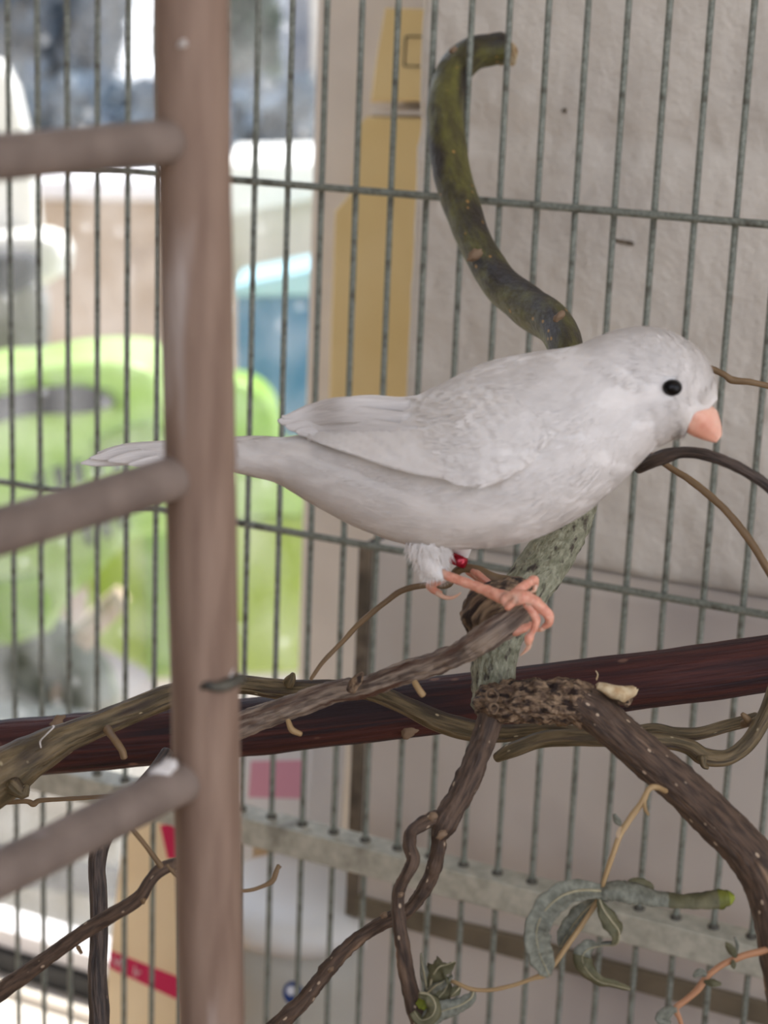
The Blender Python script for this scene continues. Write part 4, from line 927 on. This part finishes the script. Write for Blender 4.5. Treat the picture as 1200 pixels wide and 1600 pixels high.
# green toy cart
D = 1.45
gc = empty('toy_cart', ground(150, D), 'lime green plastic toy cart with a rounded hood, seen left of the ladder post', 'toy cart')
out('hood', [(-120, 640), (-60, 590), (20, 582), (100, 568), (190, 566), (235, 580), (256, 620), (300, 690), (330, 760), (300, 830), (-120, 850)], D, .12, M['pale_green'], gc, .02, 4)
out('opening', [(-90, 640), (-10, 622), (70, 606), (130, 604), (170, 618), (176, 634), (130, 646), (40, 650), (-30, 668), (-90, 674)], D - .004, .01, M['dark_plastic'], gc, .002, 4)
out('inner_hood', [(-60, 616), (60, 600), (130, 598), (180, 612), (196, 630), (188, 646), (172, 634), (130, 604), (60, 606), (-60, 636)], D - .003, .008, M['lime'], gc, .0015)
out('ridge', [(140, 690), (200, 666), (260, 660), (268, 680), (200, 700), (150, 712)], D - .006, .008, M['lime'], gc, .002, 4)
out('front_panel', [(-120, 846), (180, 800), (196, 850), (160, 890), (130, 920), (84, 960), (78, 990), (20, 1012), (-120, 1016)], D - .012, .10, M['pale_green'], gc, .012)
out('lower_band', [(-120, 930), (60, 900), (78, 950), (70, 985), (20, 1005), (-120, 1010)], D - .018, .02, M['lime'], gc, .006)
for k in range(5):
    x = 52 + 30 * k; y = 742 - 8 * k
    out('slot', [(x, y), (x + 12, y - 2), (x + 17, y + 30), (x + 7, y + 34)], D - .012, .012, M['dark_green'], gc, .001)
for k in range(3):
    x = 126 + 28 * k; y = 820 - 12 * k
    out('slot', [(x, y), (x + 11, y - 2), (x + 18, y + 32), (x + 10, y + 34)], D - .018, .012, M['dark_green'], gc, .001)
D2 = D + .05
wc = onP(40, 1120, D2 + .05); b = bmesh.new()
def wheel(pxc, pyc, rpx, name, parent, D_, m, hub):
    c = onP(pxc, pyc, D_); r_ = rpx * D_ / F; u = Vector((VH.y, -VH.x, 0)); b = bmesh.new(); n = 44; rs_ = []
    for rr, dd in ((.35, .0), (.6, .0), (.62, -.006), (.82, -.02), (1, -.01), (1.02, .01), (1, .035), (.3, .04)):
        rs_.append([b.verts.new(c + (u * math.cos(2 * math.pi * k / n) + Vector((0, 0, 1)) * math.sin(2 * math.pi * k / n)) * r_ * rr + VH * dd) for k in range(n)])
    for i in range(len(rs_) - 1):
        for k in range(n): b.faces.new((rs_[i][k], rs_[i][(k + 1) % n], rs_[i + 1][(k + 1) % n], rs_[i + 1][k]))
    b.faces.new(rs_[0]); b.faces.new(rs_[-1][::-1])
    o = obj(name, b, m, parent)
    b = bmesh.new(); bmesh.ops.create_uvsphere(b, u_segments=20, v_segments=10, radius=r_ * .3, matrix=Matrix.Translation(c)); obj('hub', b, hub, o)
    return o
wheel(20, 1120, 170, 'wheel', gc, D + .06, M['dark_green'], M['grey_plastic'])
out('mudguard', [(60, 1100), (84, 1040), (120, 985), (170, 940), (190, 960), (150, 1000), (118, 1050), (100, 1110)], D + .06, .05, M['tan'], gc, .006)
# yellow green tub right behind
D = 1.66
yb = empty('green_crate', ground(330, D), 'tall yellow-green plastic crate behind and right of the toy cart', 'crate')
out('crate_body', [(140, 840), (520, 800), (508, 1052), (250, 1062), (130, 1000)], D, .15, M['lime_yellow'], yb, .01)
out('crate_body', [(330, 740), (500, 736), (520, 802), (330, 812)], D - .004, .15, M['pale_green'], yb, .008)
out('crate_side', [(226, 810), (330, 800), (330, 1064), (232, 1062)], D - .012, .02, M['lime'], yb, .006)
out('crate_base', [(240, 1056), (508, 1046), (500, gy(500, D)), (250, gy(250, D))], D + .01, .14, M['coping'], yb, .006)
out('round_cap', [(330, 600), (372, 598), (410, 618), (430, 660), (430, 740), (330, 742)], D - .004, .06, M['lime'], yb, .012, 4)
# low grey things below on the terrace
D = 1.25
gb = empty('grey_crate', ground(60, D), 'low grey storage crate under the window at lower left', 'crate')
out('crate_body', [(-200, 1190), (190, 1240), (190, 1560), (-200, 1500)], D, .15, M['grey_plastic'], gb, .01)
out('dark_band', [(-200, 1290), (190, 1360), (190, 1410), (-200, 1350)], D - .004, .01, M['dark_plastic'], gb, .002)
for x in (-180, 120): out('leg', [(x, 1500), (x + 60, 1500), (x + 60, gy(x, D)), (x, gy(x, D))], D + .02, .1, M['grey_plastic'], gb)
# house pieces and trees far away
D = 9.5
hs = empty('house', ground(480, D), 'pale neighbouring house with grey shutters beyond the trees', 'house')
out('house_wall', [(420, -260), (760, -260), (760, gy(700, D)), (420, gy(430, D))], D, 2.0, M['house'], hs)
out('shutter', [(452, -200), (482, -200), (482, 236), (452, 236)], D - .06, .06, M['house_dark'], hs)
out('shutter', [(488, -200), (540, -200), (540, 236), (488, 236)], D - .03, .03, M['house_cream'], hs)
def tree(name, px, py, D, rpx, hpx, mats, label, n=5200, leafs=.05, seed=0):
    rnd = random.Random(seed); g0 = ground(px, D); top = onP(px, py, D); t_ = empty(name, g0, label, 'tree', 'trees beyond the garden wall')
    c = top; rr = rpx * D / F; hh = hpx * D / F
    b = bmesh.new(); tube(b, [g0 + Vector((0, 0, (c.z - g0.z) * k / 8)) for k in range(9)], [.14 - .01 * k for k in range(9)], 12, .1, 8); obj('trunk', b, M['bark_far'], t_)
    b = bmesh.new()
    for _ in range(n):
        while True:
            q = Vector((rnd.uniform(-1, 1), rnd.uniform(-1, 1), rnd.uniform(-1, 1)))
            if q.length < 1: break
        q = q.normalized() * (q.length ** .4) * (1 + .25 * noise.noise(q.normalized() * 2.3 + Vector((seed, 0, 0))))
        p = c + Vector((q.x * rr, q.y * rr, q.z * hh)); a = Vector((rnd.gauss(0, 1), rnd.gauss(0, 1), rnd.gauss(0, 1))).normalized(); u = a.orthogonal().normalized() * leafs * rnd.uniform(.6, 1.3); v = a.cross(u) * .5
        b.faces.new([b.verts.new(p + u), b.verts.new(p + v), b.verts.new(p - u), b.verts.new(p - v)])
    o = obj('crown', b, mats, t_, smooth=False); o['kind'] = 'stuff'
    return t_
tree('leafy_tree', 50, 20, 6.4, 135, 260, M['foliage_haze'], 'dark tree with painted bluish haze behind the left cage wires', seed=3)
tree('leafy_tree', 345, 20, 8.2, 85, 240, M['foliage'], 'dark green tree hidden partly by the ladder post', seed=5, n=4200)
tree('leafy_tree', -420, 30, 7.0, 200, 300, M['foliage_haze'], 'tree beyond the garden wall outside the left edge', seed=8, n=3000)
hd = tag(bpy.data.objects.new('hedge', None), 'dark hedge with painted bluish haze along the back of the terrace, below the trees', 'hedge'); COL.objects.link(hd); hd.location = ground(200, 5.6)
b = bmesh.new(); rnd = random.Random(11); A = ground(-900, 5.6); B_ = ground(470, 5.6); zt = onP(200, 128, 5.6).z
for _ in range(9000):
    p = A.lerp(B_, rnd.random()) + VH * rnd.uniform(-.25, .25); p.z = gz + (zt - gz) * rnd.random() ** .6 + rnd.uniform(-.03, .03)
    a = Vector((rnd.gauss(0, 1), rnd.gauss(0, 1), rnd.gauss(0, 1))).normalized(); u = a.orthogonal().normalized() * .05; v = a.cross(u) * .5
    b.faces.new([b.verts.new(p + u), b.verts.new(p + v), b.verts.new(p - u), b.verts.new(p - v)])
obj('foliage', b, M['foliage_haze'], hd, smooth=False)['kind'] = 'stuff'
b = bmesh.new(); tube(b, [A.lerp(B_, .5), A.lerp(B_, .5) + Vector((0, 0, .9))], [.04, .03], 8); obj('stem', b, M['bark_far'], hd)
print('objects', len(bpy.data.objects))
